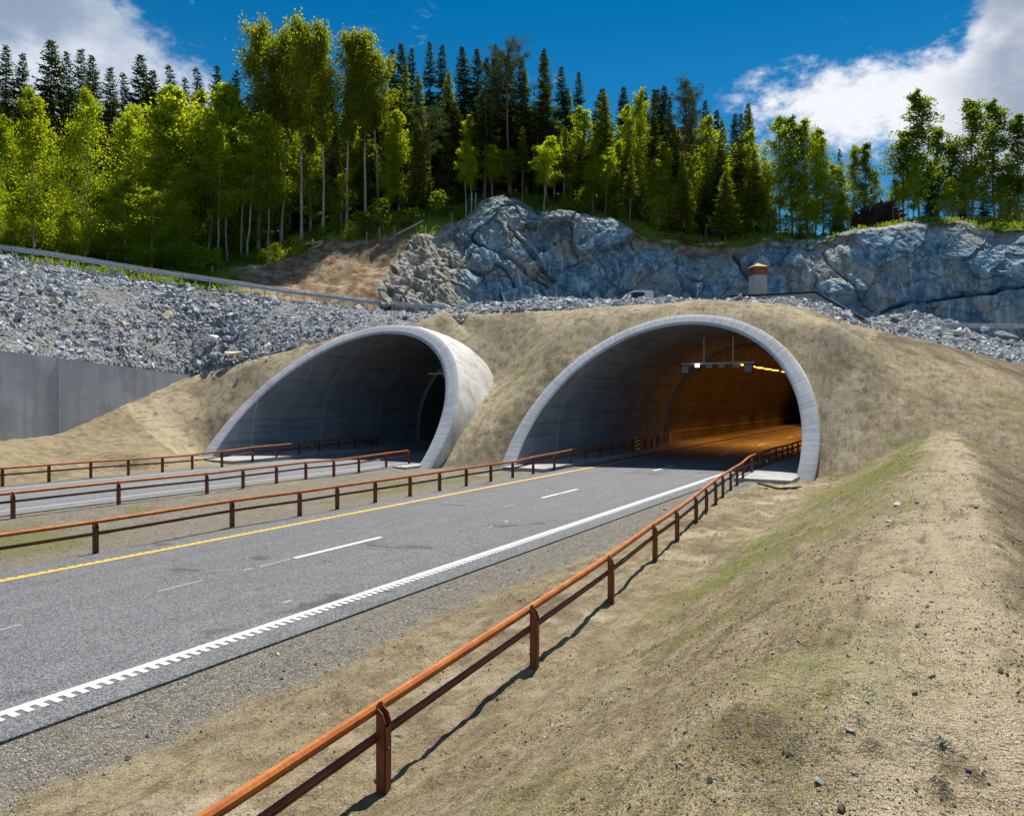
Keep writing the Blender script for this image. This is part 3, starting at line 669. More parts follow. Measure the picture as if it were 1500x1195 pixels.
def gantry(u_, vc, half, z_, label, signs, lit):
    G = empty('sign_gantry', uv(u_, vc, z_), -rad(30.07)); tag(G, label, 'sign gantry')
    mb = MB(); mb.box((0, 0, 0), (half*2, .14, .12)); mb.box((0, .5, 0), (half*2, .1, .1))
    for x in np.linspace(-half+.2, half-.2, 7): mb.box((x, .25, 0), (.05, .5, .05))
    mb.build('crossbar', M['galvanised'], G)
    for x in (-half*.38, half*.42):
        mb = MB(); mb.box((x, .1, .85), (.09, .09, 1.7)); mb.build('hanger', M['galvanised'], G)
    mb = MB(); mb.tube([(-.9, .2, 0), (-.1, .2, 1.6)], .015, 5); mb.tube([(.5, .2, 0), (.1, .2, 1.6)], .015, 5); mb.build('stay_wire', M['steel_grey'], G)
    for x in signs:
        mb = MB(); mb.box((x, -.05, -.36), (.56, .16, .58)); s_ = mb.build('lane_signal', M['black_plastic'], G)
        mb = MB(); mb.box((x, -.14, -.36), (.46, .02, .48)); f_ = mb.build('signal_face', M['sign_grey'], s_)
        mb = MB(); R = Matrix.Rotation(rad(45), 3, 'Y'); mb.box((x, -.153, -.36), (.50, .006, .035), R); mb.box((x, -.157, -.36), (.50, .006, .035), R.inverted()); mb.build('signal_cross', M['galvanised'], s_)
    if lit:
        mb = MB(); mb.box((-half*.55, -.1, -.12), (.22, .2, .2)); mb.build('camera_lamp', M['white_lamp'], G)
    for x in (-.5, .3, 1.2): MB().box((x, .1, -.18), (.42, .3, .2)).build('equipment_box', M['steel_grey'], G)
    return G
gantry(48.0, VC1, 2.3, 5.85, 'galvanised gantry with two square lane signals hung in the lit tunnel mouth', (-2.05, 1.95), True)
gantry(44.0, VC2+.8, 2.0, 5.4, 'grey gantry bar hung in the mouth of the unlit tunnel', (-.2,), False)
# handrail on the far wall, cabinet and marker
mb = MB(); mb.tube([uv(60+i*9, VC1-RI+.42, .95) for i in range(12)], .035, 6)
for i in range(36): mb.box(uv(60+i*2.8, VC1-RI+.3, .95), (.16, .16, .03))
tag(mb.build('handrail', M['handrail'], None, smooth=True), 'long pale handrail fixed along the far wall of the lit tunnel', 'handrail')
p = uv(56.6, -19.0, .14); cb = empty('tunnel_cabinet', p, -rad(30)); tag(cb, 'beige box cabinet on the walkway inside the lit tunnel', 'cabinet')
mb = MB(); mb.box((0, 0, .40), (.75, .45, .8)); mb.build('cabinet_body', M['beige_cabinet'], cb, bevel=.01)
mb = MB(); mb.box((0, -.235, .42), (.30, .02, .6)); mb.box((.3, -.235, .42), (.18, .02, .6)); mb.build('cabinet_door', M['orange_wood'], cb)
mb = MB(); mb.box((-.62, 0, .13), (.4, .35, .26)); mb.build('cabinet_foot_block', M['slab_concrete'], cb)
p = gp(934, 661, .14); mk = empty('hazard_marker', p, -rad(12)); tag(mk, 'yellow and black striped marker plate at the rust rail in the lit tunnel', 'marker sign')
mb = MB(); mb.box((0, 0, .48), (.34, .04, .92)); mb.build('marker_plate', M['sign_yellow'], mk)
mb = MB()
for zc in (.18, .44, .70):
    mb.add([(-.17, -.025, zc), (.17, -.025, zc+.12), (.17, -.025, zc+.24), (-.17, -.025, zc+.10)], [(0, 1, 2, 3)])
mb.build('marker_stripes', M['black_plastic'], mk)
mb = MB(); mb.box((0, 0, .02), (.4, .3, .05)); mb.build('marker_base', M['black_plastic'], mk)

# ------------------------------------------------------------------ retaining wall on the left
def wall_top(u): return np.interp(u, [-30, 20.5, 33.9], [9.6, 6.12, 5.22])
mb = MB(); us = np.linspace(-25, 34.4, 40); Wv = lambda u: np.interp(u, [-25, 20.5, 33.9, 40], [-33.6-.2, -42.6, -45.2, -46.4])
vs = []; fs = []
for i, u in enumerate(us):
    v = float(Wv(u)); zt = float(wall_top(u))
    vs += [uv(u, v, -1.0), uv(u, v-.02, zt), uv(u, v-.35, zt), uv(u, v-.35, -1.0)]
for i in range(len(us)-1):
    a = i*4; b = a+4
    fs += [(a, b, b+1, a+1), (a+1, b+1, b+2, a+2), (a+2, b+2, b+3, a+3)]
fs += [(0, 1, 2, 3), (len(vs)-4, len(vs)-3, len(vs)-2, len(vs)-1)]
RW = empty('retaining_wall', uv(20.5, -42.6, 0)); tag(RW, 'long grey concrete retaining wall holding back the rock slope on the left', 'wall')
o_ = Vector(RW.location); mb.add([Vector(p)-o_ for p in vs], fs); mb.build('wall_face', M['wall_concrete'], RW)
mb = MB(); 
for u in (23.9, 12.0, 0.0):
    mb.sweep([Vector(uv(u, float(Wv(u))+.012, .3))-o_, Vector(uv(u, float(Wv(u))-.004, float(wall_top(u))))-o_], [(-.02, -.02), (.02, -.02), (.02, .02), (-.02, .02)], upv=(1, 0, 0))
mb.build('wall_joint', M['slab_concrete'], RW)

# ------------------------------------------------------------------ stones
def stone_templates(n=14, seed=1):
    out = []; rs = random.Random(seed)
    for k in range(n):
        bm = bmesh.new()
        for i in range(11):
            p = Vector((rs.gauss(0, 1), rs.gauss(0, 1), rs.gauss(0, 1))).normalized()
            p = Vector((p.x*1.0, p.y*rs.uniform(.65, .9), p.z*rs.uniform(.4, .75))); bm.verts.new(p*rs.uniform(.8, 1.05))
        r = bmesh.ops.convex_hull(bm, input=bm.verts[:]); 
        for g in set(r['geom_interior']) | set(r['geom_unused']):
            if isinstance(g, bmesh.types.BMVert) and g.is_valid: bm.verts.remove(g)
        bmesh.ops.triangulate(bm, faces=bm.faces[:]); bm.verts.index_update()
        out.append((np.array([v.co[:] for v in bm.verts]), np.array([[v.index for v in f.verts] for f in bm.faces]))); bm.free()
    return out
STT = stone_templates()
def rand_rot(n, rng):
    q = rng.normal(size=(n, 4)); q /= np.linalg.norm(q, axis=1)[:, None]; a, b, c, d = q.T
    return np.stack([np.stack([1-2*(c*c+d*d), 2*(b*c-a*d), 2*(b*d+a*c)], -1), np.stack([2*(b*c+a*d), 1-2*(b*b+d*d), 2*(c*d-a*b)], -1), np.stack([2*(b*d-a*c), 2*(c*d+a*b), 1-2*(b*b+c*c)], -1)], 1)
def stones_mesh(name, pos, size, m, tone=None, parent=None):
    n = len(pos); kk = RNG.integers(0, len(STT), n); R = rand_rot(n, RNG); tone = RNG.random(n) if tone is None else tone
    Vs, Fs, Ts = [], [], []; off = 0
    for k in range(len(STT)):
        idx = np.where(kk == k)[0]
        if not len(idx): continue
        tv, tf = STT[k]; P = np.einsum('nij,vj->nvi', R[idx], tv)*size[idx][:, None, None]+pos[idx][:, None, :]
        Vs.append(P.reshape(-1, 3)); Fs.append((tf[None]+np.arange(len(idx))[:, None, None]*len(tv)+off).reshape(-1, 3)); Ts.append(np.repeat(tone[idx], len(tv))); off += len(idx)*len(tv)
    return mesh_np(name, np.concatenate(Vs), np.concatenate(Fs), m, parent, False, {'tone': np.concatenate(Ts)})

# rubble slope: a band from the wall, over both portals, to the right edge
def rubble_pt(p, s):
    y0, Y0, y1, Y1 = rub_at(p)
    Y = Y0+(Y1-Y0)*s; z0 = CAMH+(HOR-y0)/F*Y0; z1 = CAMH+(HOR-y1)/F*Y1
    x0 = (p-750)/F*Y0; x1 = (p-750)/F*Y1
    x = x0+(x1-x0)*s; z = z0+(z1-z0)*s+np.sin(s*math.pi)*.12*(z1-z0)*.5
    z = z+np.where(s > .02, 1, 0)*fbm(x*.35, Y*.35, octv=3, seed=12)*.16
    return x, Y, z
pp = np.linspace(-200, 1600, 700); ss = np.linspace(-.04, 1.0, 90); PP, SS = np.meshgrid(pp, ss)
x, y, z = rubble_pt(PP.ravel(), np.clip(SS.ravel(), 0, 1)); z = z-.5*(SS.ravel() < 0)+fbm(x*2.2, y*2.2, octv=3, seed=15)*.09
# shelf behind the band
xs2 = x.reshape(PP.shape)[-1]; ys2 = y.reshape(PP.shape)[-1]; zs2 = z.reshape(PP.shape)[-1]
ex = [np.stack([xs2*(1+d/60), ys2+d, zs2-dz], 1) for d, dz in ((1.2, .35), (6, .9), (24, 1.0))]
V = np.concatenate([np.stack([x, y, z], 1)]+ex)
mesh_np('rubble_slope', V, grid_faces(len(ss)+3, len(pp)), M['rubble_ground'], None, True)['kind'] = 'structure'
def scatter_rubble(n):
    P = RNG.uniform(-190, 1590, n*2); Sx = RNG.random(n*2)
    y0, Y0, y1, Y1 = rub_at(P); width = (y0-y1)
    keep = RNG.random(n*2) < np.clip(width/140, .10, 1)
    P, Sx = P[keep][:n], Sx[keep][:n]
    x, y, z = rubble_pt(P, Sx); sz = np.exp(RNG.normal(-2.42, .60, len(x)))
    patch = fbm(x*.25, y*.25, octv=2, seed=19)
    left = P < 645
    sz = np.where(left, sz*np.clip(1.0-.35*patch, .5, 1.4), sz*1.05); sz = np.clip(sz, .045, .62)
    fine = (fbm(x*.5, y*.35, octv=3, seed=23) > .45) & left; sz = np.where(fine, sz*.45, sz)
    return np.stack([x, y, z+sz*.15], 1), sz
pos, sz = scatter_rubble(33000)
tone = np.clip(RNG.beta(2.0, 2.4, len(pos))+fbm(pos[:, 0]*.2, pos[:, 1]*.2, octv=2, seed=25)*.12+np.where(pos[:, 0]/pos[:, 1] > -.1, .12, 0), 0, 1)
tone = np.where(RNG.random(len(pos)) < .03, 1.0, np.minimum(tone, .93))
tag(stones_mesh('rubble', pos, sz, M['rubble_stone'], tone), kind='stuff')
n = 1000; P = RNG.uniform(290, 1560, n); P = np.where((P > 400) & (P < 850), P+600, P); t_ = np.abs(RNG.normal(0, 1.0, n)); yy0, YY0 = np.interp(P, [q_[0] for q_ in RUB], [q_[1] for q_ in RUB]), np.interp(P, [q_[0] for q_ in RUB], [q_[2] for q_ in RUB])
Ys = YY0-t_*.8+.2; xs_ = (P-750)/F*Ys; szs = np.clip(np.exp(RNG.normal(-2.3, .45, n)), .05, .3)
tag(stones_mesh('fallen_stones', np.stack([xs_, Ys, ground_z(xs_, Ys)+szs*.25], 1), szs, M['rubble_stone'], RNG.beta(3, 2, n)*.92), kind='stuff')
# stone heap behind the right fence
n = 700; P = RNG.uniform(1262, 1405, n); t_ = RNG.random(n); top = np.interp(P, [1262, 1300, 1335, 1370, 1405], [470, 462, 457, 464, 474]); q = top+(482-top)*t_
pos = np.stack([(P-750)/F*(69-t_*2), 69-t_*2, CAMH+(HOR-q)/F*(69-t_*2)], 1)
tag(stones_mesh('stone_heap', pos, np.clip(np.exp(RNG.normal(-1.5, .35, n)), .1, .55), M['rubble_stone'], RNG.beta(3, 2, n)*.9), kind='stuff')
pos = np.stack([RNG.uniform(30, 40, 900), RNG.uniform(66, 71, 900), RNG.uniform(9, 9.9, 900)], 1)

def boulder(p, q, Y, s_px, label, tone=.7, squash=(1, .8, .6), rz=None, name='boulder', sink=.3):
    x, y, z = px(p, q, Y); s = s_px/F*Y/2; i = random.randrange(len(STT)); tv, tf = STT[i]
    me_v = tv*s; bm = bmesh.new(); vv = [bm.verts.new(c) for c in me_v]
    for f in tf: bm.faces.new([vv[j] for j in f])
    bmesh.ops.bevel(bm, geom=bm.edges[:], offset=s*.08, segments=1, affect='EDGES')
    me = bpy.data.meshes.new(name); bm.to_mesh(me); bm.free(); at = me.attributes.new('tone', 'FLOAT', 'POINT'); at.data.foreach_set('value', np.full(len(me.vertices), tone, np.float32)); me.materials.append(M['rubble_stone'])
    o = link(bpy.data.objects.new(name, me)); o.location = (x, y, z); o.scale = squash; o.rotation_euler = (random.uniform(-.3, .3), random.uniform(-.3, .3), random.uniform(0, 6) if rz is None else rz)
    tag(o, label, name); return o
boulder(344, 516, 52, 34, 'long flat tan slab boulder at the foot of the rock slope', .98, (1.2, .9, .42), .1)
boulder(313, 519, 52, 24, 'rounded grey boulder just left of the tan slab boulder', .55)
boulder(310, 494, 54, 26, 'pale whitish boulder above the grey one near the rock slope foot', .9)
boulder(361, 513, 52, 16, 'small bluish boulder just right of the tan slab boulder', .6)
boulder(108, 411, 56, 15, 'tan square block near the top of the rock slope', .99)
boulder(134, 500, 47, 32, 'tan slab boulder just above the retaining wall', .98, (1.1, .9, .5), .2)
boulder(4, 500, 42, 28, 'dark boulder on top of the wall at the left edge', .15)
boulder(178, 507, 48, 22, 'beige flat stone above the middle of the retaining wall', .97, (1.2, .9, .5), 0)
boulder(676, 462, 51, 18, 'whitish boulder where the steel fence ends above the portals', .92)
boulder(1418, 486, 60, 26, 'tall pointed brown and grey boulder in front of the right steel fence', .97, (.8, .8, 1.3), .4)
boulder(1404, 487, 60, 26, 'slanted blue grey slab leaning on the tall boulder by the right fence', .6, (1.3, .5, .7), .2)
boulder(1282, 476, 55, 30, 'flat pale slab stone at the low end of the dark parapet', .9, (1.3, 1, .45), 0)
boulder(1308, 483, 56, 26, 'beige slab among the stones right of the dark parapet', .9, (1.2, 1, .45), .1)
boulder(1450, 517, 54.5, 10, 'single small round stone on the brown soil below the right stones', .6)
boulder(1443, 482, 63, 22, 'pale block behind the right pile near the steel fence', .8)
boulder(1470, 492, 62, 44, 'dark broad boulder in the stone pile at the right edge', .25, (1.2, .9, .6), 0)
boulder(1224, 467, 52, 24, 'white slab lying at the sloping dark parapet', .93, (1.2, .9, .5), .1)

# ------------------------------------------------------------------ cliff
CL = [(560, 456, 64, 440, 65), (585, 455, 64.5, 385, 71), (605, 455, 65, 352, 75), (630, 455, 65.5, 341, 76), (650, 456, 66, 336, 77), (688, 460, 68, 318, 79), (705, 464, 69, 296, 81), (735, 470, 70, 291, 82), (768, 475, 72, 297, 82), (785, 476, 73, 314, 80), (820, 478, 74, 309, 79.5), (855, 480, 75, 313, 79), (895, 480, 76, 320, 79),
      (940, 480, 76, 346, 79), (1000, 480, 76, 356, 79), (1060, 480, 76, 358, 79), (1085, 480, 76, 366, 79), (1115, 480, 75, 352, 78), (1150, 482, 74, 347, 78), (1195, 484, 73, 355, 77), (1250, 486, 72, 339, 76), (1300, 488, 72, 330, 76), (1400, 490, 72, 324, 76), (1450, 490, 72, 328, 76), (1500, 490, 71, 334, 75), (1750, 490, 70, 330, 74)]
CLA = np.array(CL, float)
def cliff():
    nc, nr = 900, 260; P = np.linspace(560, 1750, nc); T = np.linspace(-.06, 1.0, nr); PP, TT = np.meshgrid(P, T)
    I = lambda k: np.interp(PP, CLA[:, 0], CLA[:, k])
    yb, Yb, yt, Yt = I(1), I(2), I(3), I(4); zb = CAMH+(HOR-yb)/F*Yb-.8; zt = CAMH+(HOR-yt)/F*Yt
    lean = sstep(PP, 720, 640); tc = np.clip(TT, 0, 1)
    prof = lean*tc+(1-lean)*(tc**3.0*.9+.1*tc)
    Y = Yb+(Yt-Yb)*prof; X = (PP-750)/F*Y*1.0; Z = zb+(zt-zb)*TT
    x, y, z = X.ravel(), Y.ravel(), Z.ravel(); le = lean.ravel()
    # dipping slabs: use rotated coordinates
    a = x*.8+z*.6; b = -x*.6+z*.8
    wx = fbm(x*.25, z*.25, y*.1, 3, 5)*.9; wz = fbm(x*.25+9, z*.25, y*.1, 3, 7)*.9
    q1, e1 = facets((a+wx)*.13, (b+wz)*.20, 101, 1.5); q2, e2 = facets((a+wx*.6)*.42, (b+wz*.6)*.55, 111, 1.4); q3, e3 = facets((a+wx*.4)*1.3, (b+wz*.4)*1.6, 121, 1.3)
    d = q1*.95+q2*.32+q3*.085+fbm(x*.10, z*.10, y*.1, 3, 120)*1.1+fbm(x*1.5, z*.9, y*.5, 4, 130)*.07
    d = d-sstep(e2, .04, .0)*.16-sstep(e1, .02, 0)*.35
    d = d+np.abs(fbm(a*.5, b*.15, y*.2, 3, 140))*.7*le
    d = d*(1-.55*le)+.8*le*sstep(tc.ravel(), 1, .8)+fbm(x*2.6, z*2.2, y*1.5, 3, 145)*.09+np.abs(fbm(x*1.3+z*.5, z*.5-x*.2, y, 3, 146))*.25
    right = sstep(PP.ravel(), 1180, 1260); d = d*(1-.35*sstep(PP.ravel(), 800, 900))*(1-.25*right)
    # the long overhang crack on the right and the diagonal fissures
    ppy = HOR-F*(z-CAMH)/y; ppx = PP.ravel()
    cr = np.interp(ppx, [1280, 1310, 1400, 1440, 1500, 1750], [470, 452, 440, 437, 425, 420]); d = d+np.where(ppx > 1285, sstep(ppy-cr, -2, 3)*1.1-np.exp(-((ppy-cr)/3.0)**2)*1.6, 0)
    for (xa, ya, xb, yb_) in ((1208, 370, 1275, 462), (1080, 372, 1105, 420), (690, 345, 800, 420), (745, 340, 810, 415)):
        tt_ = np.clip(((ppx-xa)*(xb-xa)+(ppy-ya)*(yb_-ya))/((xb-xa)**2+(yb_-ya)**2), 0, 1); dist = np.hypot(ppx-xa-tt_*(xb-xa), ppy-ya-tt_*(yb_-ya))
        d = d-np.exp(-(dist/(3.2*(1-.5*np.abs(tt_*2-1))))**2)*1.1
    edge = sstep(TT.ravel(), 1.0, .93)*1.0; top_r = TT.ravel()
    y2 = y-d*(.25+.75*edge); z2 = z+d*.25*edge+fbm(x*.35, y*.35, z*.2, 3, 150)*.35+le*d*.45*edge
    x2 = x+fbm(x*.4, z*.4, y*.2, 3, 155)*.4*edge
    moss = sstep(top_r, .88, 1.0)*sstep(fbm(x*.3, y*.3, octv=3, seed=160), -.2, .4)*.8+le*sstep(fbm(x*.35, z*.35, octv=3, seed=161), .35, .8)*.6
    pale = le*.95+.45*sstep(fbm(x*.15, z*.2, octv=3, seed=170), .3, .7)*(1-right*.6)+sstep(top_r, .8, .97)*.4  # last term lightens the upper edge: sunlit cliff top painted into the rock
    knob = np.exp(-(((ppx-730)/48)**2+((ppy-312)/22)**2)); moss = np.maximum(moss, knob*.9); pale = pale*(1-knob*.7)
    # cap going back into the hill
    V = np.stack([x2, y2, z2], 1); last = V[-nc:]; cap = last.copy(); cap[:, 1] += 3; cap[:, 0] *= 1+3/80; cap[:, 2] -= .8
    V = np.concatenate([V, cap]); mo = np.concatenate([moss, moss[-nc:]]); pa = np.clip(np.concatenate([pale, pale[-nc:]]), 0, 1)
    mesh_np('rock_cliff', V, grid_faces(nr+1, nc), M['cliff_rock'], None, False, {'moss': mo, 'pale': pa})['kind'] = 'structure'
cliff()

# ------------------------------------------------------------------ forest floor with the bare mound
FR = [ # px, row0 (y,Y), row1 (y,Y), rise to Y=120
 (-500, 285, 57, 280, 64, 2), (-200, 329, 57.5, 322, 65, 2), (0, 378, 58.6, 371, 66, 3), (200, 402, 60, 392, 68, 3.5), (300, 422, 61, 398, 70, 4), (400, 440, 62, 376, 73, 4), (480, 449, 63, 346, 75, 4), (560, 455, 63.6, 331, 77, 4), (640, 458, 64, 316, 79, 3.5),
 (700, 310, 80, 296, 83, 2.5), (760, 305, 81.5, 293, 84.5, 2), (820, 314, 79, 304, 83, 3), (880, 322, 78.5, 315, 83, 4), (940, 348, 78.5, 330, 83, 5), (1060, 361, 78.5, 348, 83, 5), (1130, 352, 77.5, 340, 82, 3), (1200, 357, 76.5, 346, 81, 1), (1260, 340, 75.5, 330, 79, 0), (1400, 327, 75.5, 320, 79, 0), (1500, 336, 74.5, 325, 79, 0), (1750, 332, 73.5, 320, 79, 0), (2100, 332, 73.5, 320, 79, 0)]
FA = np.array(FR, float)
def floor_z(p, Y):
    I = lambda k: np.interp(p, FA[:, 0], FA[:, k]); Y0, Y1 = I(2), I(4); z0 = CAMH+(HOR-I(1))/F*Y0-.25; z1 = CAMH+(HOR-I(3))/F*Y1; z2 = z1+I(5)+13*sstep(p, 1150, 950)
    Y = np.asarray(Y, float)
    z = np.where(Y < Y1, z0+(z1-z0)*np.clip((Y-Y0)/(Y1-Y0), 0, 1), z1+(z2-z1)*np.clip((Y-Y1)/(120-Y1), 0, 1.3))
    return z
def forest_floor():
    nc, nr = 700, 150; P = np.linspace(-500, 2100, nc); I = lambda k: np.interp(P, FA[:, 0], FA[:, k]); Y0, Y1 = I(2), I(4); rows = []; 
    PPs = []
    for s in np.linspace(0, 1, 90): rows.append(Y0+(Y1+1-Y0)*s)
    for s in np.linspace(0.02, 1, 60): rows.append((Y1+1)+(260-Y1)*s**2)
    Y = np.stack(rows); PP = np.tile(P, (len(rows), 1)); z = floor_z(PP, Y); x = (PP-750)/F*Y
    x, Y, z, PP = x.ravel(), Y.ravel(), z.ravel(), PP.ravel()
    z = z+fbm(x*.3, Y*.3, octv=4, seed=201)*.35+fbm(x*1.6, Y*1.6, octv=3, seed=205)*.08
    ppy = HOR-F*(z-CAMH)/Y
    soil = sstep(PP+fbm(x*.3, Y*.3, octv=2, seed=210)*15, 325, 370)*sstep(PP, 760, 700)*sstep(ppy-np.interp(PP, [330, 480, 620, 700], [398, 352, 337, 335])+fbm(x*.6, Y*.6, octv=3, seed=211)*6, -2, 8)
    mesh_np('forest_ground', np.stack([x, Y, z], 1), grid_faces(len(rows), nc), M['forest_floor'], None, True, {'soil': soil})['kind'] = 'structure'
forest_floor()
#%%REST%%
# ------------------------------------------------------------------ guard rails
def rail_thing(name, label, cat, pts, posts, rails, post_fn, group=None, splice=False):
    """pts: ground line (world), posts: world foot points; rails: list of (offset side, height, profile, material)"""
    o0 = Vector(posts[len(posts)//2]); G = empty(name, o0); tag(G, label, cat, group)
    for rn, side, h, prof, m, sm in rails:
        mb = MB(); P = []
        for i, p in enumerate(pts):
            a = Vector(pts[max(i-1, 0)]); b = Vector(pts[min(i+1, len(pts)-1)]); d = b-a; d.z = 0; d.normalize(); sd = Vector((d.y, -d.x, 0))
            P.append(Vector(p)+sd*side+Vector((0, 0, h))-o0)
        mb.sweep(P, prof); mb.build(rn, m, G, smooth=sm)
    if splice:
        rn, side, h, prof, m, sm = rails[-1]
        for k in range(6, len(pts)-2, 16):
            a, b = Vector(pts[k]), Vector(pts[k+1]); d = (b-a).normalized(); sd = Vector((d.y, -d.x, 0)); c = a+sd*side+Vector((0, 0, h))-o0
            mb = MB(); mb.sweep([c, c+d*.34], [(x*1.12, y*1.12) for x, y in prof]); mb.build('splice_sleeve', M['galvanised'] if (k//16) % 2 == 0 else M['rust_post'], G)
    for p in posts: post_fn(Vector(p)-o0, p, pts, G)
    return G
def smooth_line(pts, step=1.0):
    out = []; n = len(pts); P = [Vector(p) for p in pts]
    for i in range(n-1):
        p0, p1, p2, p3 = P[max(i-1, 0)], P[i], P[i+1], P[min(i+2, n-1)]
        k = max(1, int((p2-p1).length/step))
        for j in range(k):
            t = j/k; out.append(.5*((2*p1)+(p2-p0)*t+(2*p0-5*p1+4*p2-p3)*t*t+(3*p1-p0-3*p2+p3)*t**3))
    out.append(P[-1]); return out
def oct_prof(wd, hg, k=.3, n=4):
    """rounded rail section"""
    out = []
    for cx, cy, a0 in ((wd/2-k*wd, hg/2-k*hg, 0), (-wd/2+k*wd, hg/2-k*hg, 90), (-wd/2+k*wd, -hg/2+k*hg, 180), (wd/2-k*wd, -hg/2+k*hg, 270)):
        for j in range(n): a = rad(a0+j*90/(n-1)); out.append((cx+k*wd*math.cos(a), cy+k*hg*math.sin(a)))
    return out
def rust_post(hgt=.80, wd=.10, slot=True):
    def fn(p, wp, pts, G):
        # folded C-section with a round topped slot facing away from the road
        k = min(range(len(pts)), key=lambda i: (Vector(pts[i])-Vector(wp)).length); a = Vector(pts[max(k-1, 0)]); b = Vector(pts[min(k+1, len(pts)-1)]); d = b-a; d.z = 0; d.normalize()
        R = Matrix.Rotation(math.atan2(d.y, d.x), 3, 'Z'); mb = MB(); t = .012; w2, dp = wd/2, .10
        def sheet(outline, y0, y1):
            n = len(outline); vs = [R@Vector((x, y0, z))+p for x, z in outline]+[R@Vector((x, y1, z))+p for x, z in outline]
            mb.add(vs, [tuple(range(n)), tuple(range(2*n-1, n-1, -1))]+[(i, (i+1) % n, n+(i+1) % n, n+i) for i in range(n)])
        # outline of the web with a rounded head
        hd = [(w2*math.cos(rad(a_)), hgt-w2*.9+w2*.9*math.sin(rad(a_))) for a_ in range(0, 181, 20)]
        sheet([(-w2, -.25), (w2, -.25)]+hd, dp/2-t, dp/2)            # road side web
        for sx in (-1, 1):                                           # flanges, cut on a slope at the top
            vs = []
            for x in (sx*w2, sx*(w2-t)):
                for y_, z_ in ((dp/2-t, -.25), (-dp/2, -.25), (-dp/2, hgt-.17), (-dp/2+.03, hgt-.09), (dp/2-t, hgt-w2*.9)): vs.append(R@Vector((x, y_, z_))+p)
            mb.add(vs, [(0, 1, 2, 3, 4), (9, 8, 7, 6, 5)]+[(i, (i+1) % 5, 5+(i+1) % 5, 5+i) for i in range(5)])
        lip = [(-w2, -.25), (w2, -.25), (w2, hgt-.17), (w2*.55, hgt-.21), (0, hgt-.225), (-w2*.55, hgt-.21), (-w2, hgt-.17)]
        sheet(lip, -dp/2, -dp/2+t)
        mb.build('post', M['rust_post'], G)
        mb = MB(); mb.box(R@Vector((0, -dp/2-.004, hgt-.42))+p, (.028, .02, .028), R); mb.build('bolt', M['rust_dark'], G) if slot else None
    return fn
m_rust('rust_post', (.17, .045, .018), (.27, .08, .03), (.10, .026, .014))
TOPP = [(-.030, .070), (.030, .070), (.060, .030), (.060, -.012), (.040, -.024), (.040, -.040), (.055, -.055), (.02, -.070), (-.05, -.070), (-.06, .03)]
TOPP = [(a*.70, b*.66) for a, b in TOPP]
LOWP = [(-.022, .050), (.022, .050), (.048, .028), (.048, .010), (.030, .002), (.030, -.010), (.048, -.020), (.040, -.045), (-.035, -.05), (-.045, .02)]
LOWP = [(a*.72, b*.72) for a, b in LOWP]
# right rail
near = [uv(-6.4, -3.35, 0), uv(-2.4, -3.75, 0), uv(1.5, -4.12, 0)]
pxs = [(562, 1155), (783, 972), (895, 878), (959.5, 819), (992, 791.7), (1019.8, 766), (1035, 750), (1048.5, 737), (1059, 726.7), (1070.4, 718), (1079.8, 710), (1088.4, 704)]
pk = [(1101.5, 691.4), (1114, 686), (1126, 680.5), (1137, 676), (1146, 673), (1153.6, 671), (1160.6, 668.4)]
R1 = near+[gp(a, b, 0) for a, b in pxs]+[gp(a, b, .13) for a, b in pk]
R1 += [tuple(Vector(R1[-1])+Vector(uv(1, 0, 0))*2.0*k) for k in range(1, 6)]
def rail_height_line(foot): return smooth_line([(p[0], p[1], 0) if i < 14 else p for i, p in enumerate(foot)], .8)
L = [Vector(p) for p in R1]; line = smooth_line([(p.x, p.y, p.z) for p in L], .8)
rail_thing('guardrail', 'rust brown two-rail guardrail nearest the camera, curving into the lit tunnel on the right', 'guardrail', line, R1,
    [('top_rail', -.085, .735, TOPP, M['rust_bright'], False), ('lower_rail', -.075, .47, LOWP, M['rust_dark'], False)], rust_post(), splice=True)
# left rail of the main road
pl = [(140, 808), (340, 770), (439, 754), (494, 744), (549.7, 734.5), (600.7, 725.5), (644, 717.7), (683, 710.5), (719, 704), (751, 699), (781, 691), (812, 684.5), (836, 678.5), (858, 673.5), (879, 669.6), (897.5, 666.5), (916, 663)]
R2 = [uv(-9.5, -17.55), uv(-5.5, -17.55), uv(-1.5, -17.5), uv(2.5, -17.5), uv(6.5, -17.45)]+[gp(a, b, 0 if i < 10 else .14*min(1, (i-9)/2)) for i, (a, b) in enumerate(pl)]
e = Vector(R2[-1]); R2 += [tuple(e+Vector(uv(1.6*k, -.13*k, 0))) for k in range(1, 6)]
line = smooth_line(R2, .8)
rail_thing('guardrail', 'rust brown two-rail guardrail along the yellow edge line of the main road', 'guardrail', line, R2,
    [('top_rail', .085, .72, TOPP, M['rust_bright'], False), ('lower_rail', .075, .44, LOWP, M['rust_dark'], False)], rust_post(.76, slot=False), splice=True)
# right rail of the side road
pm = [(19, 757), (173.7, 737), (303, 721.6), (356, 714), (405, 707.3), (448, 701), (489, 697), (525.7, 691.7), (565.7, 684.5)]
R3 = [uv(-4.5, -24.6), uv(-.5, -24.6), uv(3.8, -24.6), uv(7.9, -24.6)]+[gp(a, b, 0) for a, b in pm]
R3e = R3+[tuple(Vector(R3[-1])+Vector(uv(2.4, -.35, 0)))]
line = smooth_line(R3e, .8)
rail_thing('guardrail', 'rust brown guardrail between the two roads, ending at the unlit tunnel foot', 'guardrail', line, R3e,
    [('top_rail', -.085, .72, TOPP, M['rust_bright'], False), ('lower_rail', -.075, .46, LOWP, M['rust_dark'], False)], rust_post(.76, slot=False), splice=True)
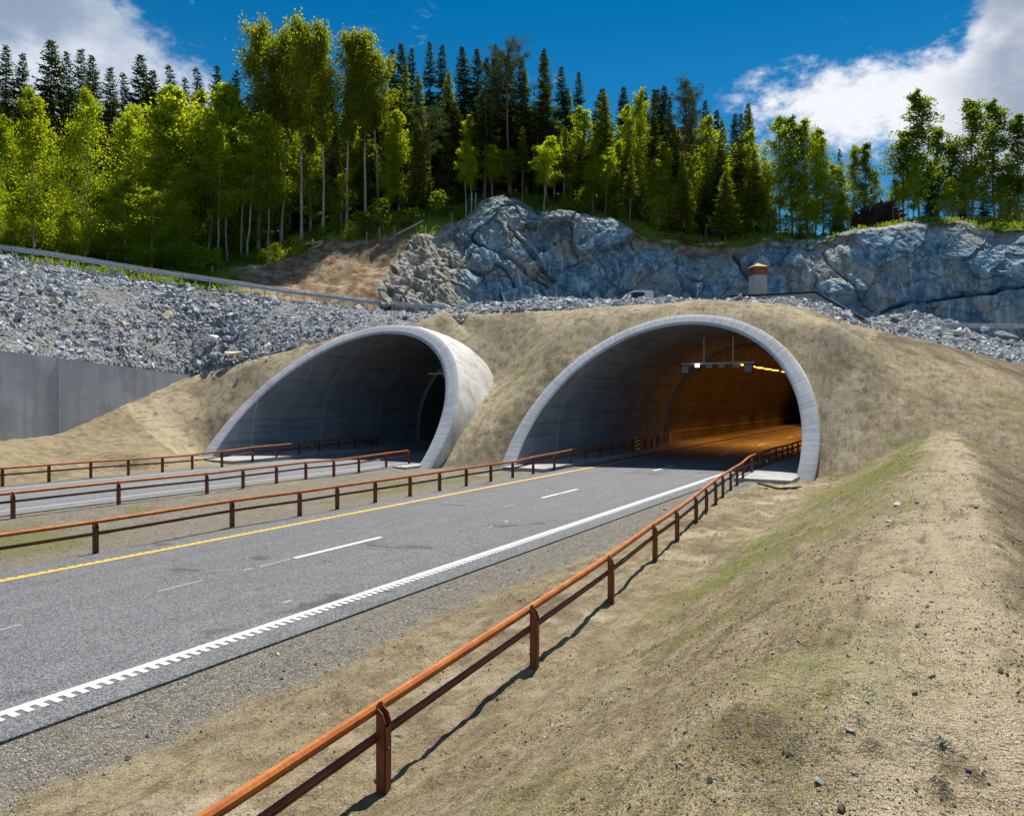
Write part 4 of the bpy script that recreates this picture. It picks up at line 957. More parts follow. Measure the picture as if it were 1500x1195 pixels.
# far left rail
pf = [(3.5, 711), (71.7, 704.6), (133, 699), (188, 695), (238, 691), (281.6, 686.7), (325, 681), (370, 673.6), (405, 669.8), (437.7, 666), (467.6, 662.5), (496, 659.2), (519.4, 657.4), (536, 655.4), (544, 654.8), (552.5, 654)]
R4 = [uv(1, -34.4), uv(5, -34.4), uv(9, -34.35), uv(13, -34.3)]+[gp(a, b, 0 if i < 6 else .12) for i, (a, b) in enumerate(pf)]
line = smooth_line(R4, .8)
rail_thing('guardrail', 'rust brown guardrail farthest left, below the retaining wall and into the unlit tunnel', 'guardrail', line, R4,
    [('top_rail', .085, .72, TOPP, M['rust_bright'], False), ('lower_rail', .075, .44, LOWP, M['rust_dark'], False)], rust_post(.78, slot=False), splice=True)

# galvanised fences on the upper road
def steel_post(p, wp, pts, G):
    MB().box(p+Vector((0, 0, .38)), (.07, .09, .98)).build('post', M['galvanised'], G)
def upper_fence(label, spts, spacing_px):
    P0 = [px(a, b, Y) for a, b, Y in spts]; line = smooth_line(P0, 1.5)
    posts = []; ap = np.array([(a, b, Y) for a, b, Y in spts], float); a = ap[0, 0]
    while a <= ap[-1, 0]+.1:
        posts.append(px(a, float(np.interp(a, ap[:, 0], ap[:, 1])), float(np.interp(a, ap[:, 0], ap[:, 2])))); a += spacing_px(a)
    beam = [(0, .15), (.03, .11), (.03, .05), (0, .0), (.03, -.05), (.03, -.11), (0, -.15), (-.012, -.15), (-.012, .15)]
    return rail_thing('steel_guardrail', label, 'guardrail', line, posts, [('beam', -.06, .64, beam, M['galvanised'], False), ('top_tube', 0, .86, oct_prof(.06, .06), M['galvanised'], True)], steel_post)
upper_fence('long galvanised steel guardrail above the grey rock slope on the left', [(-140, 358, 57.4), (-60, 366.5, 57.8), (0, 375.5, 58.2), (60, 383, 58.5), (140, 396, 59.3), (200, 406, 60), (300, 420.5, 60.8), (420, 438.5, 62), (500, 448, 62.6), (560, 456, 63.2), (652, 461.5, 61.5)], lambda a: 23.4-6*max(0, min(1, a/600)))
upper_fence('galvanised steel guardrail in front of the dark cliff at the right edge', [(1313, 486.5, 66), (1400, 488, 66), (1500, 489.5, 66), (1640, 492, 66)], lambda a: 21)

# ------------------------------------------------------------------ things on the upper road
def place(name, label, cat, p, rz=0): 
    o = empty(name, p, rz); return tag(o, label, cat)
x, y, z = px(1110, 470, 66); ch = place('vent_shaft', 'square concrete shaft with a copper coloured pyramid cap in front of the cliff', 'vent shaft', (x, y, z), rad(8))
hh = (470-404)/F*66; mb = MB(); mb.box((0, 0, hh/2), (1.15, 1.15, hh)); mb.build('shaft', M['slab_concrete'], ch)
mb = MB()
for i in range(5): mb.box((0, 0, hh+.08+i*.14), (1.26, 1.26, .11))
mb.build('cap_louvre', M['copper_clad'], ch)
mb = MB(); mb.add([(-.66, -.66, hh+.72), (.66, -.66, hh+.72), (.66, .66, hh+.72), (-.66, .66, hh+.72), (0, 0, hh+1.12)], [(0, 1, 2, 3), (0, 1, 4), (1, 2, 4), (2, 3, 4), (3, 0, 4)]); mb.build('cap_roof', M['orange_wood'], ch)
# dark parapet
PW = [(1070, 434.5, 58), (1130, 432, 58), (1196, 428.5, 57.5), (1230, 447, 56), (1268, 468, 54.5)]
o0 = Vector(px(1196, 440, 57.5)); pwt = place('parapet', 'dark metal capped concrete parapet bending down to the right above the lit tunnel', 'parapet', o0)
tops = [Vector(px(a, b, Y))-o0 for a, b, Y in PW]
mb = MB(); mb.sweep([p+Vector((0, .12, -.75)) for p in tops], [(-.1, -.8), (.1, -.8), (.1, .72), (-.1, .72)]); mb.build('parapet_wall', M['steel_grey'], pwt)
mb = MB(); mb.sweep([p+Vector((0, .12, .02)) for p in tops], [(-.2, -.07), (.2, -.07), (.2, .07), (-.2, .07)]); mb.build('parapet_cap', M['black_plastic'], pwt)
x, y, z = px(1183, 441, 55.6); pk_ = place('plank', 'orange wood plank lying on the stones below the dark parapet', 'plank', (x, y, z+.1), rad(-6))
mb = MB(); mb.box((-.1, 0, .04), (1.5, .4, .06)); mb.build('board', M['orange_wood'], pk_); mb = MB(); mb.box((-.5, -.1, .10), (.5, .08, .05)); mb.build('batten', M['weathered_wood'], pk_)
# parked van behind the rubble
x, y, z = px(932, 452, 62); van = place('parked_van', 'small parked van behind the stones over the lit tunnel, only its roof showing', 'van', (x, y, z-.55), rad(4))
prof = [(-1.25, .35), (-1.25, 1.0), (-1.12, 1.35), (-.70, 1.78), (-.30, 1.92), (1.1, 1.92), (1.22, 1.8), (1.25, .9), (1.25, .35)]
mb = MB(); n = len(prof); hw = .85
mb.add([(a, -hw+(.12 if b > 1.2 else 0), b) for a, b in prof]+[(a, hw-(.12 if b > 1.2 else 0), b) for a, b in prof], [tuple(range(n)), tuple(range(2*n-1, n-1, -1))]+[(i, (i+1) % n, n+(i+1) % n, n+i) for i in range(n)])
mb.build('body', M['white_gloss'], van, bevel=.03)
mb = MB(); mb.add([(-1.08, -.86, 1.12), (.5, -.86, 1.12), (.5, -.745, 1.80), (-.34, -.745, 1.80), (-.72, -.745, 1.66)], [(0, 1, 2, 3, 4)]); mb.build('side_window', M['dark_glass'], van)
mb = MB(); mb.box((-.25, 0, 1.95), (.9, 1.2, .06)); mb.build('roof_rack', M['black_plastic'], van)
for sx in (-.8, .8):
    for sy in (-.82, .82):
        mb = MB(); mb.tube([(sx, sy-.1, .33), (sx, sy+.1, .33)], .33, 16); w_ = mb.build('wheel', M['tyre'], van, smooth=True)

# ------------------------------------------------------------------ woodland edge: stakes, planks, roots, wire fence
def stake(p, q, Y, h_px, label, m='weathered_wood', lean=0, th_=.07, grp='wooden stakes on the bare bank'):
    x, y, z = px(p, q, Y); h = h_px/F*Y; mb = MB(); mb.tube([(0, 0, -.3), (lean, 0, h*.5), (lean*1.7, 0, h)], th_, 6, scales=[1, .9, .8])
    o = mb.build('stake', M[m]); o.location = (x, y, z); tag(o, label, 'stake', grp)
for i, (p, q, Y, h) in enumerate([(396, 384, 72, 14), (311, 401, 68, 12), (430, 372, 73, 14), (500, 345, 75.5, 18), (537, 356, 74, 16), (556, 350, 75, 18), (578, 349, 75, 17), (610, 346, 76, 18), (662, 332, 77, 20)]):
    stake(p, q, Y, h, '%s thin wooden stake from the left on the bare bank below the trees' % ['second', 'first', 'third', 'fourth', 'fifth', 'sixth', 'seventh', 'eighth', 'ninth'][i])
for i, (p, q, Y, h) in enumerate([(682, 334, 78, 38), (690, 330, 78.3, 48), (696, 312, 79, 30)]):
    stake(p, q, Y, h, '%s of three tall bare poles by the rock knob' % ['leftmost', 'middle', 'rightmost'][i], 'grey_bark', .05, .09, 'bare poles by the rock knob')
stake(1317, 326, 77, 22, 'red and white survey pole on the grassy cliff top at the right', 'red_paint', 0, .05, 'survey poles')
def leaning(name, pts, label):
    P = [Vector(px(*p)) for p in pts]; o = place(name, label, 'plank', P[0]); 
    for a, b in zip(P[::2], P[1::2]): mb = MB(); mb.sweep([a-P[0], b-P[0]], [(-.04, -.09), (.04, -.09), (.04, .09), (-.04, .09)]); mb.build('board', M['grey_bark'], o)
leaning('plank_barrier', [(442, 358, 73.5), (473, 354, 73.5), (444, 372, 73), (472, 356, 73.3)], 'two grey planks meeting in a wedge on the brown bank')
leaning('plank_barrier', [(580, 344, 75.2), (620, 323, 76)], 'single pale plank leaning uphill at the grassy edge of the bank')
# uprooted root plate
x, y, z = px(1285, 336, 80); rt = place('uprooted_stump', 'dark red brown uprooted root mass between the birches on the right cliff top', 'tree root', (x, y, z), 0)
mb = MB(); rs = random.Random(5)
for i in range(260):
    cx = rs.uniform(-2.4, 2.4); topz = 1.5+1.9*math.exp(-((cx-1.2)/.9)**2)+1.2*math.exp(-((cx+1.5)/.7)**2); cz = rs.uniform(.1, topz*.8); cy = rs.uniform(-.8, .8)
    d = Vector((rs.gauss(0, 1), rs.gauss(0, .6), rs.gauss(.4, 1))).normalized()*rs.uniform(.5, 1.2)
    a = Vector((cx, cy, cz)); mid = a+d*.5+Vector((rs.gauss(0, .12), rs.gauss(0, .12), rs.gauss(0, .12))); mb.tube([a-d*.2, mid, a+d], rs.uniform(.06, .16), 5, scales=[1.2, .8, .2])
mb.build('root_tangle', M['roots'], rt)
bm = bmesh.new(); bmesh.ops.create_icosphere(bm, subdivisions=4, radius=1)
for v_ in bm.verts:
    k = 1+.45*mnoise.noise(v_.co*1.8)+.2*mnoise.noise(v_.co*5); v_.co = Vector((v_.co.x*2.3*k, v_.co.y*.7*k, max(v_.co.z, -.6)*1.5*k+1.0+.5*math.sin(v_.co.x*3.2+.3)))
me = bpy.data.meshes.new('soil_lump'); bm.to_mesh(me); bm.free(); me.materials.append(M['roots']); link(bpy.data.objects.new('soil_lump', me), rt)
# wire mesh fence at the right top
o0 = Vector(px(1330, 322, 77)); wf = place('wire_fence', 'thin wire mesh fence with brown posts along the right cliff top', 'fence', o0)
fp = [(1308, 326, 77), (1330, 322, 77), (1376, 320, 77), (1425, 320, 77), (1470, 322, 77), (1520, 326, 76), (1580, 328, 76)]
FP = [Vector(px(*p))-o0 for p in fp]
for p in FP: MB().box(p+Vector((0, 0, .75)), (.07, .07, 2.0)).build('post', M['timber_debris'], wf)
mb = MB()
for k in range(5): mb.tube([p+Vector((0, 0, .15+k*.33)) for p in FP], .005, 4)
for i in range(len(FP)-1):
    for j in range(6): q_ = FP[i].lerp(FP[i+1], j/6); mb.tube([q_+Vector((0, 0, .15)), q_+Vector((0, 0, 1.5))], .004, 3)
mb.build('wire_mesh', M['timber_debris'], wf)
# timber piece by the portal foot
x, y, z = gp(1131, 716, .0); z = gz1(x, y); tb = place('timber_scrap', 'dark broken timber pieces on the dirt by the right tunnel foot', 'timber', (x, y, z), 0)
mb = MB(); mb.sweep([(-.25, .9, .15), (.1, -.4, .08)], [(-.06, -.04), (.06, -.04), (.06, .04), (-.06, .04)]); mb.build('beam', M['timber_debris'], tb)
for k in range(3): mb = MB(); mb.box((.45+k*.12, -.25-.04*k, .06+.03*k), (.8, .16, .05), Matrix.Rotation(rad(5+9*k), 3, 'Z')); mb.build('slat', M['timber_debris'], tb)

# ------------------------------------------------------------------ trees
class Leaves:
    def __init__(s): s.c = []; s.s = []; s.t = []; s.n = []
    def cloud(s, center, spread, n, size, tone, flat=1.0):
        p = RNG.normal(size=(n, 3))*np.array(spread)+np.array(center); s.c.append(p); s.s.append(size*RNG.uniform(.6, 1.35, n)); s.t.append(np.clip(tone+RNG.normal(0, .16, n), 0, 1))
    def build(s, name, m, parent, elong=.62):
        c = np.concatenate(s.c); z = np.concatenate(s.s); t = np.concatenate(s.t); n = len(c)
        a = RNG.normal(size=(n, 3)); a /= np.linalg.norm(a, axis=1)[:, None]; b = RNG.normal(size=(n, 3)); b -= a*(a*b).sum(1)[:, None]; b /= np.linalg.norm(b, axis=1)[:, None]
        A_ = a*z[:, None]; B_ = b*z[:, None]*elong
        V = np.stack([c-A_, c+B_*.9-A_*.1, c+A_, c-B_*.9+A_*.15], 1).reshape(-1, 3)
        return mesh_np(name, V, np.arange(n*4).reshape(n, 4), m, parent, False, {'tone': np.repeat(t, 4)})
def limb_pts(rs, base, d, length, n=5, droop=0, wob=.08):
    pts = [Vector(base)]; d = Vector(d).normalized()
    for i in range(n):
        d = (d+Vector((rs.gauss(0, wob), rs.gauss(0, wob), rs.gauss(0, wob)-droop))).normalized(); pts.append(pts[-1]+d*length/n)
    return pts
def trunk_pts(rs, H, lean=.02, n=10):
    pts = [Vector((0, 0, -.6))]; dx, dy = rs.gauss(0, lean), rs.gauss(0, lean); cx = cy = 0
    for i in range(1, n+1):
        cx += dx*H/n+rs.gauss(0, .05); cy += dy*H/n+rs.gauss(0, .05); pts.append(Vector((cx, cy, H*i/n)))
    return pts
def at_h(pts, z):
    for a, b in zip(pts, pts[1:]):
        if b.z >= z: return a.lerp(b, (z-a.z)/max(1e-6, b.z-a.z))
    return pts[-1]
def broadleaf(seed, H=16, c0=.25, width=.17, bark='birch_bark', leaf='birch_leaf', nl=10500, r=.15, leafs=.115, shape='birch', up=.9, nb=46, lean=.02):
    rs = random.Random(seed); T = empty('tree'); tp = trunk_pts(rs, H, lean)
    mb = MB(); mb.tube(tp, r, 8, scales=[1.5]+[max(.10, 1-.93*(i/10)) for i in range(1, 11)])
    L = Leaves(); per = nl//nb
    for i in range(nb):
        f = (i+.5)/nb; z = H*(c0+(1-c0)*f*.97); b = at_h(tp, z)
        if shape == 'birch': wf = math.sin(math.pi*min(1, .12+f*.88)**.8)**.75*.9+.15
        elif shape == 'aspen': wf = (.55+.6*math.sin(math.pi*f))*.9
        else: wf = (math.sin(math.pi*(f*.8+.15)))
        ln = H*width*wf*rs.uniform(.6, 1.25); az = rs.uniform(0, 2*math.pi)
        P = limb_pts(rs, b, (math.cos(az), math.sin(az), up*rs.uniform(.6, 1.3)), ln, 5, .02 if shape != 'birch' else .10, .12)
        mb.tube(P, max(.02, r*.28*(1-f*.6)), 4, scales=[1, .8, .6, .42, .28, .12], cap=False)
        tone = rs.uniform(.2, .8)
        for j, q in enumerate(P[1:]):
            k = per//5; sp = ln*.13+.12
            L.cloud(q, (sp, sp, sp*.75), int(k*.6), leafs, tone)
            cg = lambda s_: max(-1.3*s_, min(1.3*s_, rs.gauss(0, s_))); q2 = q+Vector((cg(sp*1.3), cg(sp*1.3), cg(sp*1.1)-(sp*.6 if shape == 'birch' else 0))); L.cloud(q2, (sp*.55, sp*.55, sp*.7), int(k*.4), leafs, tone+rs.uniform(-.2, .2))
    mb.build('trunk', M[bark], T, smooth=True); L.build('crown', M[leaf], T); return T
def spruce(seed, H=18, c0=.05, width=.165, needle='spruce_needle', bark='spruce_bark', dens=1.0, ragged=.25):
    rs = random.Random(seed); T = empty('tree'); tp = trunk_pts(rs, H, .006); mb = MB(); mb.tube(tp, .17, 8, scales=[1.3]+[max(.06, 1-.95*i/10) for i in range(1, 11)])
    cs, As, Bs, ts = [], [], [], []
    z = H*c0
    while z < H*.995:
        f = (z-H*c0)/(H*(1-c0)); Rw = H*width*(1-f)**.78*(1 if f > .12 else .65+.35*f/.12)+.10
        n = max(4, int((6+rs.random()*3)*dens))
        a0 = rs.uniform(0, 6.28)
        for k in range(n):
            if rs.random() < ragged*.5: continue
            az = a0+k*6.283/n+rs.gauss(0, .2); ln = Rw*rs.uniform(1-ragged*1.4, 1.15); b = at_h(tp, z)
            droop = -.38 if f < .7 else -.1+.5*(f-.7); m_ = max(3, int(ln/.15)); tone = rs.uniform(0, 1); dz = rs.uniform(-.1, .1)
            mb.tube([b, b+Vector((math.cos(az)*ln*.9, math.sin(az)*ln*.9, droop*ln*.8))], .022, 3, scales=[1, .3], cap=False)
            for j in range(1, m_+1):
                s_ = j/m_; rr = ln*s_; zz = droop*rr+.30*ln*s_*s_+dz; wdt = (.10+.26*math.sin(math.pi*min(1, s_*.9+.1)))*min(1.0, ln*.8)+.04
                for sd in (-1, 1, 0):
                    aa = az+sd*.95; q = np.array([b.x+math.cos(az)*rr, b.y+math.sin(az)*rr, b.z+zz])
                    dr = np.array([math.cos(aa), math.sin(aa), -.45+rs.gauss(0, .25)]); ll = wdt*rs.uniform(.7, 1.4) if sd else .18
                    up_ = np.array([rs.gauss(0, .5)-math.sin(aa)*.7, rs.gauss(0, .5)+math.cos(aa)*.7, rs.gauss(0, .5)])
                    cs.append(q); As.append(dr*ll); Bs.append(up_/np.linalg.norm(up_)*(.05+.03*rs.random()+ll*.10)); ts.append(tone)
        z += rs.uniform(.24, .36)*(1 if f < .8 else .7)
    c, A_, B_, t = map(np.array, (cs, As, Bs, ts)); n = len(c)
    V = np.stack([c-B_*.6, c+A_*.5-B_, c+A_, c+A_*.45+B_], 1).reshape(-1, 3)
    mb.build('trunk', M[bark], T, smooth=True); mesh_np('crown', V, np.arange(n*4).reshape(n, 4), M[needle], T, False, {'tone': np.repeat(t, 4)}); return T
def pine(seed, H=16, c0=.5):
    rs = random.Random(seed); T = empty('tree'); tp = trunk_pts(rs, H, .02); mb = MB(); mb.tube(tp, .19, 8, scales=[1.3]+[max(.12, 1-.85*i/10) for i in range(1, 11)]); L = Leaves()
    for i in range(34):
        f = (i+.5)/34; z = H*(c0+(1-c0)*f); b = at_h(tp, z); az = rs.uniform(0, 6.28); ln = H*.17*(.35+.9*math.sin(math.pi*(.25+f*.65)))*rs.uniform(.6, 1.2)
        P = limb_pts(rs, b, (math.cos(az), math.sin(az), .25+.5*f), ln, 5, -.03, .15); mb.tube(P, .05, 4, scales=[1, .8, .6, .5, .35, .2], cap=False); tone = rs.uniform(.1, .9)
        for q in P[2:]:
            for _ in range(3): q2 = q+Vector((rs.gauss(0, .28), rs.gauss(0, .28), rs.gauss(.05, .18))); L.cloud(q2, (.22, .22, .13), 26, .12, tone)
    mb.build('trunk', M['pine_bark'], T, smooth=True); L.build('crown', M['pine_needle'], T, .25); return T
TPL = {}
TPL['birch'] = [broadleaf(11, 16, .10, .17), broadleaf(12, 16, .14, .15, nl=9500), broadleaf(13, 16, .04, .19, nl=11500, nb=54), broadleaf(14, 16, .20, .14, nl=8500)]
TPL['highbirch'] = [broadleaf(21, 16, .36, .13, nl=8500, nb=38, r=.085, lean=.03), broadleaf(22, 16, .46, .12, nl=7500, nb=34, r=.075, lean=.05)]
TPL['aspen'] = [broadleaf(31, 20, .50, .125, 'aspen_bark', 'aspen_leaf', 12000, .17, .115, 'aspen', 1.5, 46), broadleaf(32, 20, .44, .11, 'aspen_bark', 'aspen_leaf', 11000, .16, .115, 'aspen', 1.7, 44), broadleaf(33, 20, .54, .135, 'aspen_bark', 'aspen_leaf', 12000, .17, .115, 'aspen', 1.3, 46)]
TPL['airy'] = [broadleaf(41, 16, .22, .13, 'aspen_bark', 'dark_leaf', 6500, .13, .13, 'birch', 1.3, 44), broadleaf(42, 16, .30, .12, 'aspen_bark', 'dark_leaf', 5500, .13, .13, 'birch', 1.4, 40)]
TPL['spruce'] = [spruce(51), spruce(52, width=.145, ragged=.35), spruce(53, c0=.12, width=.155), spruce(54, c0=.08, width=.13, ragged=.45)]
TPL['greenspruce'] = [spruce(61, needle='green_needle', width=.165, c0=.10), spruce(62, needle='green_needle', width=.145, c0=.2, ragged=.35)]
TPL['slimspruce'] = [spruce(71, c0=.34, width=.095, ragged=.5), spruce(72, c0=.42, width=.085, needle='green_needle', ragged=.5)]
TPL['pine'] = [pine(81), pine(82, c0=.42)]
TPL['shrub'] = [broadleaf(91, 3.2, .02, .42, 'grey_bark', 'birch_leaf', 1500, .04, .10, 'round', 1.0, 22), broadleaf(92, 2.6, .0, .5, 'grey_bark', 'dark_leaf', 1400, .04, .10, 'round', .9, 22)]
HT = {'birch': 16, 'highbirch': 16, 'aspen': 20, 'airy': 16, 'spruce': 18, 'greenspruce': 18, 'slimspruce': 18, 'pine': 16, 'shrub': 3}
SPEC = []
def tr(kind, p, top, Y, wd=1.0, base=None): SPEC.append((kind, p, top, Y, wd, base))
for k, p, t_, Y, w_ in (('birch', 228, 160, 71, 1.1), ('birch', 190, 170, 74, 1.1), ('birch', 265, 175, 78, 1.2), ('birch', 222, 275, 67, 1.0), ('birch', 158, 300, 67.3, .9), ('birch', 205, 318, 66.5, 1.0), ('birch', 320, 225, 76, 1.0), ('birch', 355, 245, 77, 1.0), ('birch', 262, 240, 69.5, .9), ('birch', 410, 235, 80, .9), ('birch', 380, 225, 79, 1.0),
    ('birch', 455, 240, 80, .9), ('birch', 540, 205, 83, .9), ('birch', 610, 215, 84, .9), ('birch', 655, 225, 84, .8), ('birch', 720, 190, 88, .9), ('birch', 785, 200, 88, .9), ('birch', 835, 215, 86, .9), ('birch', 890, 225, 86, .9), ('birch', 955, 200, 87, .9), ('birch', 990, 190, 89, .9), ('birch', 1080, 240, 86, .8), ('birch', 1045, 250, 85, .8), ('birch', 585, 250, 80.5, .9), ('birch', 500, 255, 79, .9)): tr(k, p, t_, Y, w_)
# skyline spruces from left to right
for p, t_ in ((-60, 70), (-25, 80), (5, 66), (30, 78), (70, 54), (100, 76), (118, 70), (138, 82), (160, 97), (182, 105), (201, 76), (222, 102), (250, 94), (272, 112), (290, 98), (318, 96), (345, 102)): tr('spruce', p, t_, random.uniform(84, 94), random.uniform(1.0, 1.35))
for p, t_ in ((572, 72), (586, 60), (601, 70), (628, 62), (649, 64), (679, 70), (697, 68), (724, 66), (742, 80), (766, 86), (795, 71), (822, 96), (847, 106), (883, 130), (916, 126), (943, 126), (960, 131), (976, 124), (1008, 128), (1033, 146), (1052, 160), (1075, 166), (1094, 152)): tr('spruce', p, t_, random.uniform(88, 100), random.uniform(.9, 1.25))
# aspens
for p, t_, Y in ((378, 47, 78), (412, 52, 79), (441, 38, 77), (472, 48, 78), (508, 55, 79), (536, 52, 80), (395, 90, 80), (455, 85, 81), (555, 88, 82)): tr('aspen', p, t_, Y, 1.0)
# bright broadleaves left
for k, p, t_, Y, w_ in (('birch', -45, 150, 65, .9), ('birch', 8, 165, 76, .8), ('birch', 50, 130, 65, .92), ('birch', 125, 128, 66, .85), ('birch', 90, 262, 71, .7), ('birch', 200, 150, 78, .95), ('birch', 240, 146, 76, .95), ('birch', 185, 262, 66.8, 1.2), ('highbirch', 262, 132, 73, 1.6), ('highbirch', 305, 120, 75, 1.6), ('highbirch', 335, 140, 74, 1.6),
    ('birch', 290, 130, 80, .95), ('birch', 340, 134, 82, .95), ('highbirch', 362, 165, 74, 1.4), ('highbirch', 318, 190, 72, 1.2), ('birch', 22, 300, 65.5, 1.0), ('birch', 100, 308, 66, .8), ('birch', -12, 240, 69, .8), ('birch', 168, 215, 76, .8), ('highbirch', 392, 178, 76, 1.2), ('highbirch', 350, 210, 73, 1.0)): tr(k, p, t_, Y, w_)
# middle
for k, p, t_, Y, w_ in (('birch', 425, 180, 83, .9), ('birch', 487, 185, 82, .9), ('birch', 520, 190, 84, .9), ('greenspruce', 590, 95, 84, 1.0), ('greenspruce', 612, 110, 86, .9), ('pine', 633, 165, 81, .9), ('birch', 570, 215, 80, .8), ('birch', 690, 168, 84, .8), ('birch', 672, 185, 85, .8), ('greenspruce', 560, 120, 88, .9), ('slimspruce', 708, 82, 84, 1.3), ('greenspruce', 655, 105, 88, .9),
    ('pine', 748, 72, 87, 1.0), ('pine', 735, 95, 90, .9), ('slimspruce', 771, 100, 87, 1.2), ('slimspruce', 800, 74, 85.5, 1.4), ('greenspruce', 830, 130, 90, .9), ('birch', 852, 155, 86, .9), ('birch', 812, 185, 86, .8), ('greenspruce', 885, 135, 86, 1.0), ('birch', 872, 195, 85, .8), ('birch', 920, 150, 88, .8), ('birch', 938, 132, 87, .8), ('birch', 905, 205, 85, .8), ('slimspruce', 960, 128, 86, 1.0), ('greenspruce', 940, 160, 91, .9),
    ('slimspruce', 985, 140, 87, 1.1), ('birch', 1035, 168, 87, .9), ('pine', 1005, 130, 88, .8), ('greenspruce', 1060, 175, 88, .9), ('birch', 975, 215, 85, .8), ('birch', 1010, 230, 86, .8), ('slimspruce', 1082, 165, 85, 1.0), ('birch', 1096, 190, 85, .9), ('greenspruce', 1098, 158, 92, .7), ('birch', 1063, 235, 86, .8), ('birch', 1118, 235, 84, .7), ('greenspruce', 1120, 215, 86, .7), ('greenspruce', 760, 170, 88, .9), ('birch', 745, 215, 86, .8)): tr(k, p, t_, Y, w_)
# right group, sky behind
for k, p, t_, Y, w_ in (('birch', 1142, 166, 83, .95), ('airy', 1160, 172, 84, 1.2), ('birch', 1182, 172, 84, .9), ('birch', 1206, 200, 83, .9), ('airy', 1196, 188, 86, 1.0), ('greenspruce', 1232, 218, 83, .8), ('birch', 1250, 212, 84, .7), ('airy', 1268, 210, 83, 1.0), ('birch', 1282, 250, 83, .6), ('birch', 1222, 240, 82, .8), ('birch', 1172, 250, 82, .8),
    ('airy', 1345, 134, 83, 1.35), ('airy', 1324, 192, 84, 1.3), ('birch', 1338, 228, 80.5, .75), ('airy', 1372, 185, 86, 1.2), ('spruce', 1365, 235, 86, 1.0), ('airy', 1394, 205, 85, 1.1), ('airy', 1423, 145, 84, 1.3), ('airy', 1456, 148, 85, 1.2), ('airy', 1490, 168, 83, 1.4), ('spruce', 1440, 240, 88, 1.0), ('birch', 1390, 260, 82, .9), ('birch', 1418, 240, 83, .8), ('spruce', 1480, 245, 88, 1.1), ('airy', 1530, 160, 84, 1.3), ('spruce', 1412, 262, 87, .9), ('birch', 1312, 262, 83, .6), ('airy', 1570, 180, 85, 1.3), ('birch', 1470, 255, 83, .8), ('birch', 1505, 250, 82, .8)): tr(k, p, t_, Y, w_)
# dense inner rows that keep the sky out
rf = random.Random(99)
for p in range(-70, 1130, 20):
    sky_t = np.interp(p, [-70, 350, 360, 560, 700, 850, 1000, 1130], [105, 118, 105, 110, 100, 135, 160, 215]); tr('spruce', p+rf.uniform(-8, 8), sky_t+rf.uniform(15, 60), rf.uniform(84, 95) if p > 380 else rf.uniform(82, 92), 1.15)
for p in range(-60, 1120, 34): tr(rf.choice(['slimspruce', 'highbirch', 'highbirch', 'greenspruce']), p+rf.uniform(-12, 12), np.interp(p, [-60, 500, 1120], [200, 185, 240])+rf.uniform(-30, 20), rf.uniform(79, 84) if p > 380 else rf.uniform(77, 80), 1.0)
for p in range(-80, 1140, 30): tr('spruce', p+rf.uniform(-9, 9), np.interp(p, [-70, 350, 560, 850, 1000, 1130], [150, 150, 135, 165, 190, 240])+rf.uniform(0, 40), rf.uniform(98, 110), 1.5)
NAMES = {'birch': ('birch_tree', 'birch', 'bright yellow green leafy birch'), 'highbirch': ('birch_tree', 'birch', 'birch with slender bare trunk'), 'aspen': ('aspen_tree', 'aspen', 'tall aspen with pale bare trunk'), 'airy': ('birch_tree', 'birch', 'tall airy dark green birch'),
         'spruce': ('spruce_tree', 'spruce', 'dark pointed spruce'), 'greenspruce': ('spruce_tree', 'spruce', 'olive green sunlit spruce'), 'slimspruce': ('spruce_tree', 'spruce', 'ragged spruce with bare lower trunk'), 'pine': ('pine_tree', 'pine', 'pine with a rough open crown')}
ONES = ['first', 'second', 'third', 'fourth', 'fifth', 'sixth', 'seventh', 'eighth', 'ninth', 'tenth', 'eleventh', 'twelfth', 'thirteenth', 'fourteenth', 'fifteenth', 'sixteenth', 'seventeenth', 'eighteenth', 'nineteenth']
TENS = {2: 'twent', 3: 'thirt', 4: 'fort', 5: 'fift', 6: 'sixt', 7: 'sevent', 8: 'eight', 9: 'ninet'}
def ordw(n):
    if n <= 19: return ONES[n-1]
    if n < 100: return TENS[n//10]+('ieth' if n % 10 == 0 else 'y-'+ONES[n % 10-1])
    return 'hundred and '+ordw(n-100)
def regions(p, Y):
    if p < 365: return 'behind the steel guardrail'
    if p < 700: return 'above the brown bank'
    if p < 1130: return 'above the middle cliff'
    return 'on right cliff top'
used = set(); byk = {}
for sp in SPEC: byk.setdefault((NAMES[sp[0]][2], regions(sp[1], 0)), []).append(sp)
def ztree(p, Y):
    x = (p-750)/F*Y; return float(floor_z(p, Y))+float(fbm(np.array([x*.3]), np.array([Y*.3]), octv=4, seed=201)[0])*.35
for (desc, reg), lst in byk.items():
    lst.sort(key=lambda s_: s_[1])
    for i, (kind, p, top, Y, wd, base) in enumerate(lst):
        zb = ztree(p, Y); H = CAMH+(HOR-top)/F*Y-zb; T = random.choice(TPL[kind]); src = T
        if T.name in used: T2 = T.copy(); COL.objects.link(T2); kids = [c for c in src.children]
        else: T2 = T; used.add(T.name); kids = []
        for c in kids: c2 = c.copy(); COL.objects.link(c2); c2.parent = T2
        h0 = HT[kind]; T2.location = ((p-750)/F*Y, Y, zb); sc = H/h0; sw = wd*(.45+.55*sc)*random.uniform(.92, 1.08); T2.scale = (sw, sw, sc); T2.rotation_euler = (0, 0, random.uniform(0, 6.28))
        T2.name = NAMES[kind][0]; used.add(T2.name)
        lab = '%s, %s such from the left, %s' % (desc, ordw(i+1), reg)
        tag(T2, lab, NAMES[kind][1], 'trees of the forest edge')
